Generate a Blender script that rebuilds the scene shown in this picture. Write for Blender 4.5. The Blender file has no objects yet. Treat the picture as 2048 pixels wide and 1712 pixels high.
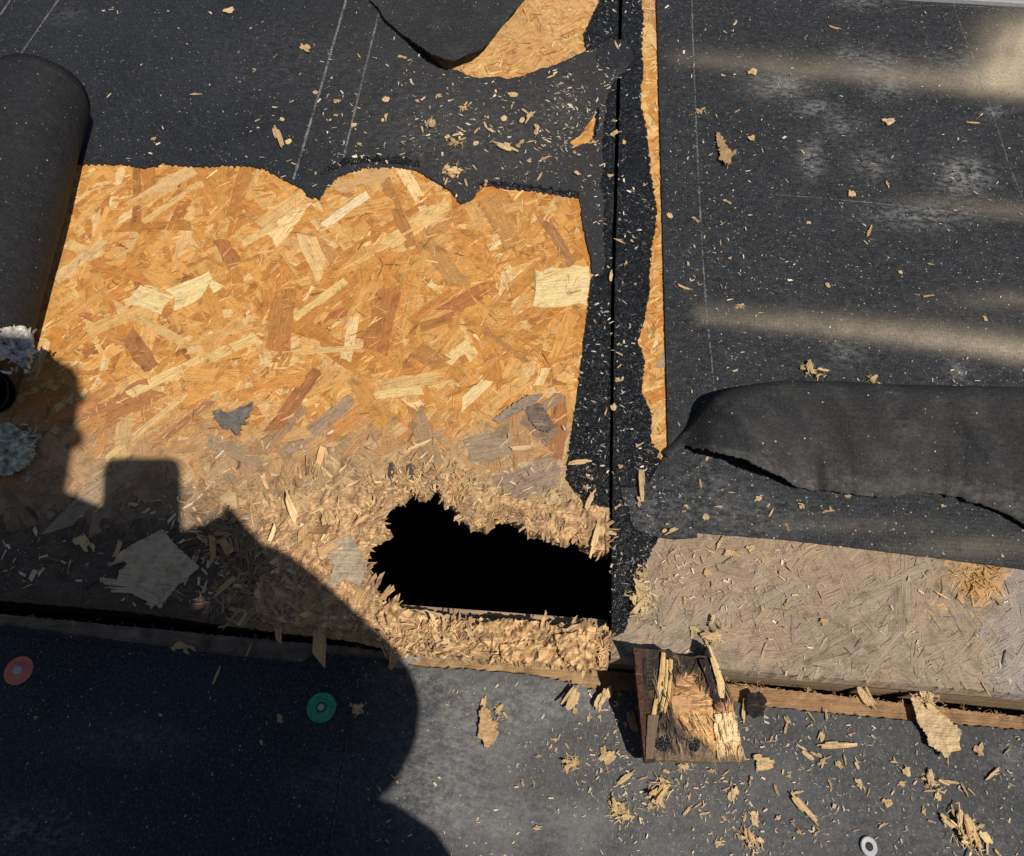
import bpy, math, random
import numpy as np
from mathutils import Vector, Matrix, noise
from mathutils.geometry import delaunay_2d_cdt

# ------------------------------------------------------------------ camera, world, sun, exposure
sc = bpy.context.scene
COL = sc.collection
F, H = 1600.0, 0.674                      # focal length in photo pixels, lens height over the deck (m)
_d1 = np.array([.078, .857, -.509]); _d1 /= np.linalg.norm(_d1)
_d2 = np.array([.995, -.050, .069]); _d2 -= _d2.dot(_d1) * _d1; _d2 /= np.linalg.norm(_d2)
RW = np.array([_d2, _d1, np.cross(_d2, _d1)])          # camera axes -> world
cam_d = bpy.data.cameras.new('camera'); cam = bpy.data.objects.new('camera', cam_d); COL.objects.link(cam)
M = Matrix(RW.tolist()).to_4x4(); M.translation = (0, 0, H); cam.matrix_world = M
cam_d.sensor_fit = 'HORIZONTAL'; cam_d.sensor_width = 36; cam_d.lens = 36 * F / 2048
cam_d.clip_start = .002; cam_d.clip_end = 4000
sc.camera = cam
TO_SUN = Vector((.460, -.388, .7985)).normalized()
world = bpy.data.worlds.new('World'); sc.world = world; world.use_nodes = True
wn = world.node_tree
sky = wn.nodes.new('ShaderNodeTexSky'); sky.sky_type = 'NISHITA'; sky.sun_disc = False
sky.sun_elevation = math.asin(TO_SUN.z); sky.sun_rotation = math.atan2(TO_SUN.x, TO_SUN.y)
wn.links.new(sky.outputs[0], wn.nodes['Background'].inputs[0]); wn.nodes['Background'].inputs[1].default_value = .05
sun_d = bpy.data.lights.new('sun', 'SUN'); sun_d.energy = 5.0; sun_d.angle = math.radians(.53); sun_d.color = (1, .93, .82)
sun = bpy.data.objects.new('sun', sun_d); COL.objects.link(sun); sun.location = TO_SUN * 6
sun.rotation_euler = TO_SUN.to_track_quat('Z', 'Y').to_euler()
vs = sc.view_settings; vs.view_transform = 'Standard'; vs.look = 'None'; vs.exposure = 0.18; vs.gamma = 1; vs.use_curve_mapping = False

rng = random.Random(7)
ZL = -.045                                 # top of the lower deck
ZLM = ZL + .0027                           # top of the membrane on the lower deck
ZM = .0028                                 # top of the membrane on the upper deck

def U(x, y, z=0.0):
    """photo pixel -> point of the roof plane at height z"""
    d = RW @ np.array([(x - 1024) / F, (856 - y) / F, -1.0])
    t = (z - H) / d[2]
    return Vector((d[0] * t, d[1] * t, z))
def mpp(x, y, z=0.0): return (U(x + 4, y, z) - U(x - 4, y, z)).length / 8
def wang(x, y, deg, z=0.0):
    a = math.radians(deg); v = U(x + 6 * math.cos(a), y - 6 * math.sin(a), z) - U(x, y, z)
    return math.atan2(v.y, v.x), v.length / 6
def nz(x, y, s=0.0): return noise.noise(Vector((x, y, s)))
def sm(a, b, x):
    t = min(1, max(0, (x - a) / (b - a))); return t * t * (3 - 2 * t)
def jit(c, r, a=.82, b=1.12):
    v = r.uniform(a, b); return tuple(q * v for q in c)
def mix(a, b, t): return tuple(p + (q - p) * t for p, q in zip(a, b))
_EC = {}
def inside(poly, x, y):
    if not hasattr(x, '__len__'):                      # one point: all edges at once
        e = _EC.get(id(poly))
        if e is None or e[0] is not poly:
            a = np.asarray(poly, float); b = np.roll(a, -1, 0); k = a[:, 1] != b[:, 1]; a, b = a[k], b[k]
            e = _EC[id(poly)] = (poly, a[:, 0], a[:, 1], b[:, 1], (b[:, 0] - a[:, 0]) / (b[:, 1] - a[:, 1]), a.min(0), a.max(0))
        if not (e[5][0] <= x <= e[6][0]): return (False,)
        return (bool(np.count_nonzero(((e[2] > y) != (e[3] > y)) & (x < e[4] * (y - e[2]) + e[1])) & 1),)
    P = np.asarray(poly); x = np.atleast_1d(x); y = np.atleast_1d(y); r = np.zeros(len(x), bool)
    a = P; b = np.roll(P, -1, 0)
    for (x0, y0), (x1, y1) in zip(a, b):
        if y0 == y1: continue
        c = (y0 > y) != (y1 > y)
        r ^= c & (x < (x1 - x0) * (y - y0) / (y1 - y0) + x0)
    return r
def rag(pts, amp=0.0, step=6, seed=0, freq=.07):
    """subdivide an open polyline and roughen it"""
    out = []; s = 0
    for (a, b) in zip(pts, pts[1:]):
        L = math.hypot(b[0] - a[0], b[1] - a[1]); n = max(1, int(L / step)); tx, ty = (b[0] - a[0]) / max(L, 1e-6), (b[1] - a[1]) / max(L, 1e-6)
        for i in range(n):
            u = i / n; q = s + L * u
            d = amp * (nz(q * freq, seed) + .7 * nz(q * freq * 2.7, seed + 5) + .5 * nz(q * freq * 6, seed + 9)) if amp else 0
            out.append((a[0] + (b[0] - a[0]) * u - ty * d, a[1] + (b[1] - a[1]) * u + tx * d))
        s += L
    out.append(pts[-1]); return out
def loop(*segs):
    out = []
    for sg in segs: out += sg
    res = []
    for p in out:
        if not res or math.hypot(p[0] - res[-1][0], p[1] - res[-1][1]) > .8: res.append(p)
    if math.hypot(res[0][0] - res[-1][0], res[0][1] - res[-1][1]) < .8: res.pop()
    return res

# ------------------------------------------------------------------ object helpers
def tag(o, label=None, cat=None, group=None, kind=None):
    if label: o['label'] = label
    if cat: o['category'] = cat
    if group: o['group'] = group
    if kind: o['kind'] = kind
    return o
def empty(name, loc, label, cat, group=None):
    o = bpy.data.objects.new(name, None); COL.objects.link(o); o.location = loc; o.empty_display_size = .02
    return tag(o, label, cat, group)
def link(name, me, parent=None):
    o = bpy.data.objects.new(name, me); COL.objects.link(o)
    if parent is not None:
        o.parent = parent
        if parent.type == 'EMPTY' or tuple(parent.location) != (0, 0, 0):
            o.matrix_parent_inverse = Matrix.Translation(parent.location).inverted()
    return o

class MB:
    """mesh builder: vertices, faces, colour and uv per vertex"""
    def __init__(s): s.v = []; s.f = []; s.c = []; s.u = []
    def add(s, vs, fs, col, uvs=None):
        o = len(s.v); s.v += [tuple(v) for v in vs]; s.f += [tuple(i + o for i in f) for f in fs]
        s.c += (col if isinstance(col, list) else [col] * len(vs)); s.u += (uvs or [(v[0], v[1]) for v in vs])
    def mesh(s, name, mat, smooth=False, attrs=None):
        me = bpy.data.meshes.new(name); me.from_pydata(s.v, [], s.f)
        ca = me.color_attributes.new('col', 'FLOAT_COLOR', 'POINT')
        ca.data.foreach_set('color', np.array([(c[0], c[1], c[2], 1) for c in s.c], 'f').ravel())
        uvl = me.uv_layers.new(name='uv'); li = np.zeros(len(me.loops), 'i'); me.loops.foreach_get('vertex_index', li)
        uvl.data.foreach_set('uv', np.array(s.u, 'f')[li].ravel())
        for k, vals in (attrs or {}).items():
            a = me.attributes.new(k, 'FLOAT', 'POINT'); a.data.foreach_set('value', np.array(vals, 'f'))
        if smooth: me.polygons.foreach_set('use_smooth', np.ones(len(me.polygons), bool))
        me.materials.append(mat); me.validate(); return me
    def build(s, name, mat, parent=None, smooth=False, attrs=None):
        return link(name, s.mesh(name, mat, smooth, attrs), parent)
    def box(s, x0, x1, y0, y1, z0, z1, col=(.5, .5, .5)):
        vs = [(x, y, z) for z in (z0, z1) for y in (y0, y1) for x in (x0, x1)]
        fs = [(0, 2, 3, 1), (4, 5, 7, 6), (0, 1, 5, 4), (1, 3, 7, 5), (3, 2, 6, 7), (2, 0, 4, 6)]
        s.add(vs, fs, col, [(v[0], v[1] + v[2]) for v in vs])

def sheet(name, outline, mat, zf, thick, grid=16, holes=(), parent=None, colf=None, attrf=None, smooth=True, jag=.3, bottom=True):
    """a sheet with real thickness cut along outline (photo pixels on the roof plane), lying at height zf"""
    P = [tuple(p) for p in outline]; edges = [(i, (i + 1) % len(P)) for i in range(len(P))]
    allv = list(P)
    for h in holes:
        o = len(allv); allv += [tuple(p) for p in h]; edges += [(o + i, o + (i + 1) % len(h)) for i in range(len(h))]
    xs = [p[0] for p in P]; ys = [p[1] for p in P]
    gx, gy = np.meshgrid(np.arange(max(-440, min(xs)) + grid / 2, min(max(xs), 2520), grid), np.arange(min(ys) + grid / 2, min(max(ys), 2020), grid))
    r2 = np.random.RandomState(len(P)); gx = (gx + r2.uniform(-jag, jag, gx.shape) * grid).ravel(); gy = (gy + r2.uniform(-jag, jag, gy.shape) * grid).ravel()
    k = inside(P, gx, gy) & (gx > -420) & (gx < 2500) & (gy < 2000)
    for h in holes: k &= ~inside(h, gx, gy)
    allv += list(zip(gx[k].tolist(), gy[k].tolist()))
    V, _, T, *_r = delaunay_2d_cdt([Vector(p) for p in allv], edges, [], 0, 1e-4)
    V = np.array([(v.x, v.y) for v in V]); T = np.array([t for t in T if len(t) == 3]); c = V[T].mean(1)
    k = inside(P, c[:, 0], c[:, 1])
    for h in holes: k &= ~inside(h, c[:, 0], c[:, 1])
    T = T[k]; used = np.unique(T); rm = -np.ones(len(V), int); rm[used] = np.arange(len(used)); V = V[used]; T = rm[T]
    top = [U(x, y, zf(x, y)) for x, y in V]; n = len(top)
    # orient upward
    a, b, d = (np.array([top[i] for i in T[:, j]]) for j in range(3)); nzv = np.cross(b - a, d - a)[:, 2]
    T[nzv < 0] = T[nzv < 0][:, ::-1]
    m = MB(); fs = [tuple(t) for t in T.tolist()]
    ec = {}
    for t in fs:
        for i in range(3):
            e = (t[i], t[(i + 1) % 3]); ec[e] = ec.get(e, 0) + 1
    bd = [e for e in ec if (e[1], e[0]) not in ec]
    cols = [colf(x, y) for x, y in V] if colf else [(.5, .5, .5)] * n
    th = thick if callable(thick) else (lambda x, y: thick)
    vs = list(top) + [p - Vector((0, 0, th(*V[i]))) for i, p in enumerate(top)]
    fs += [(e[1], e[0], e[0] + n, e[1] + n) for e in bd]
    if bottom: fs += [(t[2] + n, t[1] + n, t[0] + n) for t in T.tolist()]
    m.add(vs, fs, cols + cols, [(v[0], v[1] + .3 * v[2]) for v in vs])
    at = {}
    if attrf:
        vals = [attrf(x, y) for x, y in V]
        for kx in vals[0]: at[kx] = [q[kx] for q in vals] * 2
    o = m.build(name, mat, parent, False, at)
    if smooth:
        sf = np.zeros(len(o.data.polygons), bool); nt = len(T); sf[:nt] = True
        o.data.polygons.foreach_set('use_smooth', sf)
        ev = np.zeros(len(o.data.edges) * 2, 'i'); o.data.edges.foreach_get('vertices', ev); ev = ev.reshape(-1, 2)
        bs = {tuple(sorted(e)) for e in bd}
        try:
            sa = o.data.attributes.new('sharp_edge', 'BOOLEAN', 'EDGE')
            sa.data.foreach_set('value', np.array([tuple(sorted(e)) in bs for e in ev.tolist()]))
        except Exception: pass
    return o

# ------------------------------------------------------------------ materials
class NT:
    def __init__(s, name):
        s.m = bpy.data.materials.new(name); s.m.use_nodes = True; s.t = s.m.node_tree; s.b = s.t.nodes['Principled BSDF']
        s.b.inputs['Specular IOR Level'].default_value = .3
    def n(s, typ, **kw):
        q = s.t.nodes.new(typ)
        for k, v in kw.items():
            if k.startswith('i_'): q.inputs[k[2:].replace('_', ' ')].default_value = v
            else: setattr(q, k, v)
        return q
    def l(s, a, b): s.t.links.new(a, b)
    def pos(s): return s.n('ShaderNodeNewGeometry').outputs['Position']
    def mapv(s, src, sc, rot=(0, 0, 0)):
        q = s.n('ShaderNodeMapping'); q.inputs['Scale'].default_value = sc; q.inputs['Rotation'].default_value = rot; s.l(src, q.inputs[0]); return q.outputs[0]
    def noise(s, src, scale, detail=3, rough=.55, dist=0):
        q = s.n('ShaderNodeTexNoise'); q.inputs['Scale'].default_value = scale; q.inputs['Detail'].default_value = detail
        q.inputs['Roughness'].default_value = rough; q.inputs['Distortion'].default_value = dist; s.l(src, q.inputs['Vector']); return q
    def ramp(s, src, stops):
        q = s.n('ShaderNodeValToRGB'); e = q.color_ramp.elements
        while len(e) < len(stops): e.new(.5)
        for i, (p, c) in enumerate(stops): e[i].position = p; e[i].color = (*c, 1) if not isinstance(c, (int, float)) else (c, c, c, 1)
        s.l(src, q.inputs[0]); return q.outputs[0]
    def math(s, op, a, b=None, clamp=False):
        q = s.n('ShaderNodeMath', operation=op, use_clamp=clamp)
        for i, v in enumerate((a, b)):
            if v is None: continue
            if isinstance(v, (int, float)): q.inputs[i].default_value = v
            else: s.l(v, q.inputs[i])
        return q.outputs[0]
    def mixc(s, f, a, b, mode='MIX'):
        q = s.n('ShaderNodeMix', data_type='RGBA', blend_type=mode)
        for sock, v in ((q.inputs[0], f), (q.inputs[6], a), (q.inputs[7], b)):
            if isinstance(v, (int, float)): sock.default_value = v
            elif isinstance(v, tuple): sock.default_value = (*v, 1)
            else: s.l(v, sock)
        return q.outputs[2]
    def attr(s, name): return s.n('ShaderNodeAttribute', attribute_name=name)
    def bump(s, h, strength=.5, dist=.001, prev=None):
        q = s.n('ShaderNodeBump'); q.inputs['Strength'].default_value = strength; q.inputs['Distance'].default_value = dist; s.l(h, q.inputs['Height'])
        if prev is not None: s.l(prev, q.inputs['Normal'])
        return q.outputs[0]
    def out(s, col=None, rough=None, nrm=None, spec=None):
        for k, v in (('Base Color', col), ('Roughness', rough), ('Normal', nrm), ('Specular IOR Level', spec)):
            if v is None: continue
            if isinstance(v, (int, float)): s.b.inputs[k].default_value = v
            elif isinstance(v, tuple): s.b.inputs[k].default_value = (*v, 1)
            else: s.l(v, s.b.inputs[k])
        return s.m

def wood_mat(name, random_tint=False, grain=1.0):
    t = NT(name); uv = t.n('ShaderNodeUVMap', uv_map='uv').outputs[0]; col = t.attr('col').outputs['Color']; p = t.pos()
    g = t.noise(t.mapv(uv, (45, 1100, 1)), 1, 4, .7, .4)
    g2 = t.noise(t.mapv(uv, (16, 330, 1)), 1, 4, .6, .8)
    gg = t.math('ADD', t.math('MULTIPLY', g.outputs[0], .55), t.math('MULTIPLY', g2.outputs[0], .45))
    col = t.mixc(1.0, col, t.ramp(gg, [(.30, 1 - .66 * grain), (.45, .86), (.56, 1.0), (.72, 1.12)]), 'MULTIPLY')
    # raised pale fibres and rubbed spots
    fib = t.noise(t.mapv(uv, (60, 700, 1), (0, 0, .12)), 1, 3, .6, 1.2); pa = t.noise(p, 45, 3, .6)
    fm = t.math('MULTIPLY', t.ramp(fib.outputs[0], [(.58, 0.0), (.68, 1.0)]), t.ramp(pa.outputs[0], [(.45, 0.0), (.62, .45)]))
    col = t.mixc(fm, col, t.mixc(.5, col, (.85, .63, .34)))
    b = t.noise(p, 75, 5, .7)
    col = t.mixc(1.0, col, t.ramp(b.outputs[0], [(.3, .60), (.47, .95), (.58, 1), (.7, 1.06)]), 'MULTIPLY')
    pit = t.noise(t.mapv(uv, (130, 420, 1)), 1, 2, .5)
    col = t.mixc(t.ramp(pit.outputs[0], [(.69, 0.0), (.76, .7)]), col, (.07, .035, .015))
    if random_tint:
        r = t.n('ShaderNodeObjectInfo').outputs['Random']
        col = t.mixc(1.0, col, t.ramp(r, [(0, (1.0, .98, .90)), (.3, (1.0, .96, .84)), (.5, (.95, .86, .72)), (.8, (1.1, 1.06, .98)), (1, (.78, .68, .56))]), 'MULTIPLY')
    wv = t.n('ShaderNodeTexWave', wave_type='BANDS', bands_direction='Y'); wv.inputs['Scale'].default_value = 105; wv.inputs['Distortion'].default_value = 1.5; t.l(p, wv.inputs['Vector'])
    n0 = t.bump(b.outputs[0], .5, .004)
    n1 = t.bump(gg, .9, .0022, n0); n2 = t.bump(wv.outputs['Fac'], .12 * grain, .0005, n1)
    return t.out(col, .75, n2, .2)
M_WOOD = wood_mat('oriented_strand_wood')
M_CHIP = wood_mat('splintered_wood', True)

def membrane_mat(name, base=(.0085, .0097, .0125), weave=0.0, speck=1.0, fibre=0.0, tint_col=(.30, .26, .20), lite=1.0, spec=.22):
    t = NT(name); p = t.pos()
    big = t.noise(p, 9, 4, .6); fine = t.noise(p, 420, 3, .7); mid = t.noise(p, 60, 4, .65)
    col = t.mixc(t.ramp(big.outputs[0], [(.3, 0.0), (.7, 1.0)]), tuple(c * .75 for c in base), tuple(c * 1.35 for c in base))
    col = t.mixc(t.ramp(fine.outputs[0], [(.42, 0.0), (.72, .75)]), col, (.047 * lite, .050 * lite, .057 * lite))
    col = t.mixc(t.ramp(mid.outputs[0], [(.5, 0.0), (.8, .35)]), col, (.042 * lite, .044 * lite, .049 * lite))
    if fibre:
        fb = t.noise(t.mapv(p, (520, 330, 300), (0, 0, .6)), 1, 4, .75, .4)
        col = t.mixc(t.ramp(fb.outputs[0], [(.52, 0.0), (.75, fibre)]), col, (.17, .165, .16))
    # mineral specks
    for scv, lim in ((330, .10), (800, .07)):
        v = t.n('ShaderNodeTexVoronoi'); v.inputs['Scale'].default_value = scv; t.l(p, v.inputs['Vector'])
        pick = t.n('ShaderNodeSeparateColor'); t.l(v.outputs['Color'], pick.inputs[0])
        on = t.math('MULTIPLY', t.math('LESS_THAN', v.outputs['Distance'], .26), t.math('LESS_THAN', pick.outputs[0], lim * speck))
        col = t.mixc(t.math('MULTIPLY', on, .75), col, t.ramp(pick.outputs[1], [(0, (.10, .10, .10)), (.6, (.2, .19, .18)), (1, (.5, .46, .4))]))
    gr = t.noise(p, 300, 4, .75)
    d = t.math('MULTIPLY', t.attr('tint').outputs['Fac'], t.ramp(gr.outputs[0], [(.25, .45), (.7, 1.15)]), True)
    col = t.mixc(d, col, tint_col)
    sp = t.noise(t.mapv(p, (110, 190, 110), (0, 0, .4)), 1, 6, .8)
    s2 = t.math('MULTIPLY', t.attr('scuff').outputs['Fac'], t.ramp(sp.outputs[0], [(.43, 0.0), (.64, 1.0)]), True)
    col = t.mixc(s2, col, (.22, .22, .215))
    h = t.bump(fine.outputs[0], .5, .0008)
    if weave:
        w = t.n('ShaderNodeTexWave', wave_type='BANDS', bands_direction='X'); w.inputs['Scale'].default_value = 95; w.inputs['Distortion'].default_value = .6; t.l(p, w.inputs['Vector'])
        w2 = t.n('ShaderNodeTexWave', wave_type='BANDS', bands_direction='Y'); w2.inputs['Scale'].default_value = 75; w2.inputs['Distortion'].default_value = .6; t.l(p, w2.inputs['Vector'])
        h = t.bump(t.math('ADD', w.outputs['Fac'], w2.outputs['Fac']), weave, .0006, h)
    h = t.bump(mid.outputs[0], .25, .002, h)
    return t.out(col, .72, h, spec)
M_MEM1 = membrane_mat('felt_membrane', (.0088, .0100, .0132), weave=.08, speck=.6, lite=.85)
M_MEM2 = membrane_mat('woven_membrane', weave=.16, speck=1.3, tint_col=(.40, .335, .235), lite=.9)
M_BULGE = membrane_mat('creased_membrane', (.0078, .0088, .0112), weave=.06, speck=.3, lite=.62, spec=.15)
M_MEM3 = membrane_mat('dusty_membrane', (.0135, .0152, .0195), 0, 1.0, .6, (.20, .195, .19))
M_ROLL = membrane_mat('rolled_membrane', (.0055, .0068, .0105), .03, .25, lite=.45, spec=.12)

def tar_mat():
    t = NT('coal_tar'); p = t.pos(); a = t.noise(p, 380, 4, .8); b = t.noise(p, 90, 3, .6); c = t.noise(p, 1100, 2, .7)
    col = t.mixc(t.ramp(b.outputs[0], [(.4, 0.0), (.7, 1.0)]), (.0035, .0038, .005), (.010, .0105, .013))
    v = t.n('ShaderNodeTexVoronoi'); v.inputs['Scale'].default_value = 520; t.l(p, v.inputs['Vector'])
    pk = t.n('ShaderNodeSeparateColor'); t.l(v.outputs['Color'], pk.inputs[0])
    on = t.math('MULTIPLY', t.math('LESS_THAN', v.outputs['Distance'], .3), t.math('LESS_THAN', pk.outputs[0], .13))
    col = t.mixc(on, col, (.22, .2, .18))  # pale specks in the colour stand for sun glints on the tar
    h = t.bump(a.outputs[0], 1.0, .006); h = t.bump(c.outputs[0], .9, .0016, h)
    return t.out(col, t.ramp(a.outputs[0], [(.35, .14), (.65, .36)]), h, .8)
M_TAR = tar_mat()
def plain(name, col, rough=.6, spec=.3, vary=.35, scale=120, metal=0):
    t = NT(name); p = t.pos(); a = t.noise(p, scale, 5, .7)
    c = t.mixc(t.ramp(a.outputs[0], [(.35, 0.0), (.7, 1.0)]), tuple(x * (1 - vary) for x in col), col)
    t.b.inputs['Metallic'].default_value = metal
    return t.out(c, rough, t.bump(a.outputs[0], .2, .0006), spec)
M_PATCH = plain('smooth_bitumen', (.030, .029, .028), .7, .2, .3, 300)
M_CHALK = plain('white_chalk', (.20, .20, .20), .9, .1, .65, 260)
def chalk_alpha():
    t = NT('white_chalk'); p = t.pos(); a = t.noise(p, 420, 4, .8); b = t.noise(p, 45, 2, .5)
    al = t.math('SUBTRACT', t.math('ADD', t.ramp(a.outputs[0], [(.38, 0.0), (.6, .8)]), t.math('MULTIPLY', t.math('SUBTRACT', b.outputs[0], .5), 1.2)), t.math('MULTIPLY', t.attr('col').outputs['Fac'], .9), True)
    t.l(al, t.b.inputs['Alpha']); return t.out((.24, .24, .24), .9, None, .1)
M_CHALK = chalk_alpha()
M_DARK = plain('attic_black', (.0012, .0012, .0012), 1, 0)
M_RED = plain('faded_red_plastic', (.62, .17, .12), .5, .4, .2, 200)
M_GREEN = plain('green_plastic', (.045, .36, .17), .5, .4, .45, 160)
M_ZINC = plain('dull_zinc', (.38, .38, .40), .55, .5, .3, 300)
M_WHITEPL = plain('pale_grey_plastic', (.38, .39, .42), .45, .4, .15, 200)
M_FLASH = plain('grey_metal_flashing', (.30, .30, .31), .5, .5, .2, 60)
M_SCRAP = plain('grey_felt_paper', (.27, .265, .26), .9, .1, .4, 180)
M_FLUFF = wood_mat('fibrous_fluff', False, .8)
def grain_board(name, a, b):
    t = NT(name); p = t.pos(); g = t.noise(t.mapv(p, (6, 90, 420)), 1, 5, .65, .5)
    c = t.mixc(t.ramp(g.outputs[0], [(.3, 0.0), (.62, 1.0)]), a, b); return t.out(c, .8, t.bump(g.outputs[0], .9, .003), .15)
M_RIM = grain_board('weathered_rim_wood', (.055, .038, .024), (.33, .235, .145))
M_SKIN = plain('skin', (.5, .28, .2), .6); M_JKT = plain('grey_work_jacket', (.06, .065, .08), .9); M_TRS = plain('blue_work_trousers', (.04, .05, .09), .9)
M_HAIR = plain('dark_hair', (.03, .02, .015), .8); M_PHONE = plain('black_phone_glass', (.01, .01, .012), .2, .5, .1)
M_GROUND = plain('dry_ground', (.16, .14, .10), .95, .1, .4, .6)

# ------------------------------------------------------------------ outlines measured on the roof (photo pixels)
SEAM_L = [(1239, -420), (1238, 0), (1230, 300), (1222, 600), (1220, 900), (1218, 1100), (1217, 1312)]
SEAM_R = [(1246, -420), (1245, 0), (1237, 300), (1229, 600), (1226, 900), (1224, 1100), (1222, 1312)]
HOLE = loop(rag([(741, 1082), (765, 1072), (785, 1061), (769, 1051), (766, 1036), (772, 1018), (782, 1002), (799, 1000), (813, 995), (824, 982), (845, 995), (862, 986),
                 (876, 970), (882, 985), (887, 1005), (904, 1012), (922, 1030), (939, 1051), (957, 1050), (971, 1056), (983, 1046), (992, 1033), (1016, 1037), (1045, 1051), (1052, 1065),
                 (1072, 1064), (1094, 1072), (1125, 1082), (1146, 1072), (1160, 1089), (1188, 1100), (1217, 1103)], 5, 4, 3, .2),
            [(1228, 1103), (1228, 1254)], rag([(1217, 1254), (1150, 1246), (1080, 1250), (1010, 1240), (930, 1236), (860, 1222), (800, 1216), (778, 1210), (764, 1200), (750, 1165), (740, 1137), (733, 1112)], 6, 5, 8, .15))
HOLE = [(970 + (x - 970) * 1.025 if x < 1210 else x, 1110 + (y - 1110) * (1.05 if y < 1110 else 1.0)) for x, y in HOLE]
M1_BOTTOM = [(-700, 322), (-60, 326), (159, 328), (196, 328), (245, 328), (287, 336), (326, 326), (368, 331), (403, 333), (450, 330), (491, 331), (526, 336), (564, 357), (603, 375), (617, 393),
             (641, 396), (655, 371), (680, 350), (726, 335), (785, 333), (834, 340), (869, 361), (904, 382), (922, 408), (943, 399), (958, 378), (962, 366), (1016, 377), (1066, 380), (1110, 388), (1160, 396)]
TONGUE = [(1160, 396), (1164, 438), (1174, 484), (1183, 519), (1184, 545), (1206, 548), (1210, 520), (1206, 470), (1208, 400), (1200, 370), (1206, 330), (1204, 280), (1209, 235), (1217, 180), (1238, 150), (1252, 138)]
M1_HOLE = loop(rag([(1420, -435), (1420, 118), (1258, 112), (1240, 94), (1212, 92), (1175, 100), (1143, 114), (1111, 130), (1076, 138), (1048, 151), (1016, 158), (995, 152), (960, 156), (939, 152), (915, 140), (888, 136), (860, 114), (838, 96), (800, 71),
                    (768, 42), (750, 14), (738, -2), (700, -120), (660, -420)], 2.5, 5, 21, .12))
M1_TEAR = loop(rag([(1199, 210), (1197, 242), (1192, 273), (1171, 287), (1150, 293), (1140, 286), (1146, 277), (1164, 266), (1174, 249), (1185, 235), (1192, 217), (1199, 210)], 3, 4, 33, .2))
M1 = loop([(-700, -430), (650, -430)], [(1220, -430), (1400, -430), (1400, 20), (1340, 84), (1290, 84)], [(1268, 112)], rag(TONGUE[::-1], 3, 5, 41), rag(M1_BOTTOM[::-1], 4.5, 3, 42, .16))
TAR_L = loop(rag([(1190, -420), (1199, 0), (1181, 40), (1167, 68), (1173, 110), (1200, 150), (1185, 300), (1190, 545), (1181, 560), (1174, 630), (1165, 700), (1157, 770), (1150, 823), (1139, 893), (1132, 956), (1150, 985), (1174, 1009), (1219, 1014)], 3.5, 4, 51, .2), SEAM_L[::-1][2:])
TAR_R_EDGE = [(1285, -420), (1283, 0), (1288, 35), (1283, 105), (1288, 133), (1281, 182), (1283, 217), (1293, 252), (1299, 315), (1302, 350), (1307, 378), (1314, 420), (1311, 452), (1304, 490), (1299, 547), (1300, 577), (1290, 637),
              (1276, 683), (1290, 718), (1283, 784), (1304, 826), (1302, 882), (1318, 907), (1322, 930), (1330, 1000), (1318, 1075), (1300, 1110), (1278, 1160), (1262, 1215), (1250, 1262), (1224, 1275)]
TAR_R = loop(rag(TAR_R_EDGE, 5, 4, 61, .2), SEAM_R[::-1][1:])
STRIP_EDGE = [(1313, -420), (1313, 0), (1325, 430), (1337, 898)]
M2_BOT = [(1394, 1065), (1572, 1079), (1734, 1098), (1884, 1117), (2048, 1138), (2750, 1232)]
M2 = loop(STRIP_EDGE, rag([(1337, 898), (1330, 912), (1312, 938), (1300, 962), (1272, 975), (1240, 975), (1246, 1000), (1258, 1016), (1262, 1044), (1270, 1058), (1310, 1072), (1348, 1078), (1394, 1075)], 1.5, 6, 71),
          rag(M2_BOT, 1.2, 8, 72), [(2750, -420)])
STRIP_TOP = [(-700, 1158), (0, 1228), (245, 1252), (491, 1275), (700, 1294), (845, 1312), (995, 1322), (1255, 1345), (1457, 1368), (1593, 1382), (1804, 1406), (2048, 1434), (2750, 1510)]
STRIP_BOT = [(-700, 1175), (0, 1250), (175, 1273), (351, 1296), (470, 1312), (596, 1324), (640, 1308), (760, 1318), (845, 1334), (930, 1338), (1066, 1350), (1150, 1368), (1200, 1384), (1256, 1382), (1330, 1392), (1457, 1402), (1523, 1413), (1663, 1427), (1804, 1440), (2048, 1461), (2750, 1545)]
M3 = loop(rag(STRIP_BOT, 4, 6, 81, .1), [(2900, 2600), (4800, 7500), (-4500, 7500), (-900, 2300)])
DECK_L = [(-700, 1120), (0, 1190), (245, 1211), (456, 1242), (700, 1272), (770, 1288), (870, 1304), (960, 1318), (1080, 1322), (1217, 1330)]
DECK_R = [(1222, 1316), (1260, 1318), (1457, 1339), (1663, 1355), (1850, 1371), (2048, 1389), (2750, 1452)]
PANEL_L = loop([(-700, -420)], [(1239, -420)], SEAM_L, [(1217, 1330)], rag(DECK_L[::-1], 3, 6, 91, .1))
PANEL_R = loop([(x + .8, y) for x, y in SEAM_R[:-1]], rag(DECK_R, 2, 8, 92), [(2750, -420)])

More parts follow.
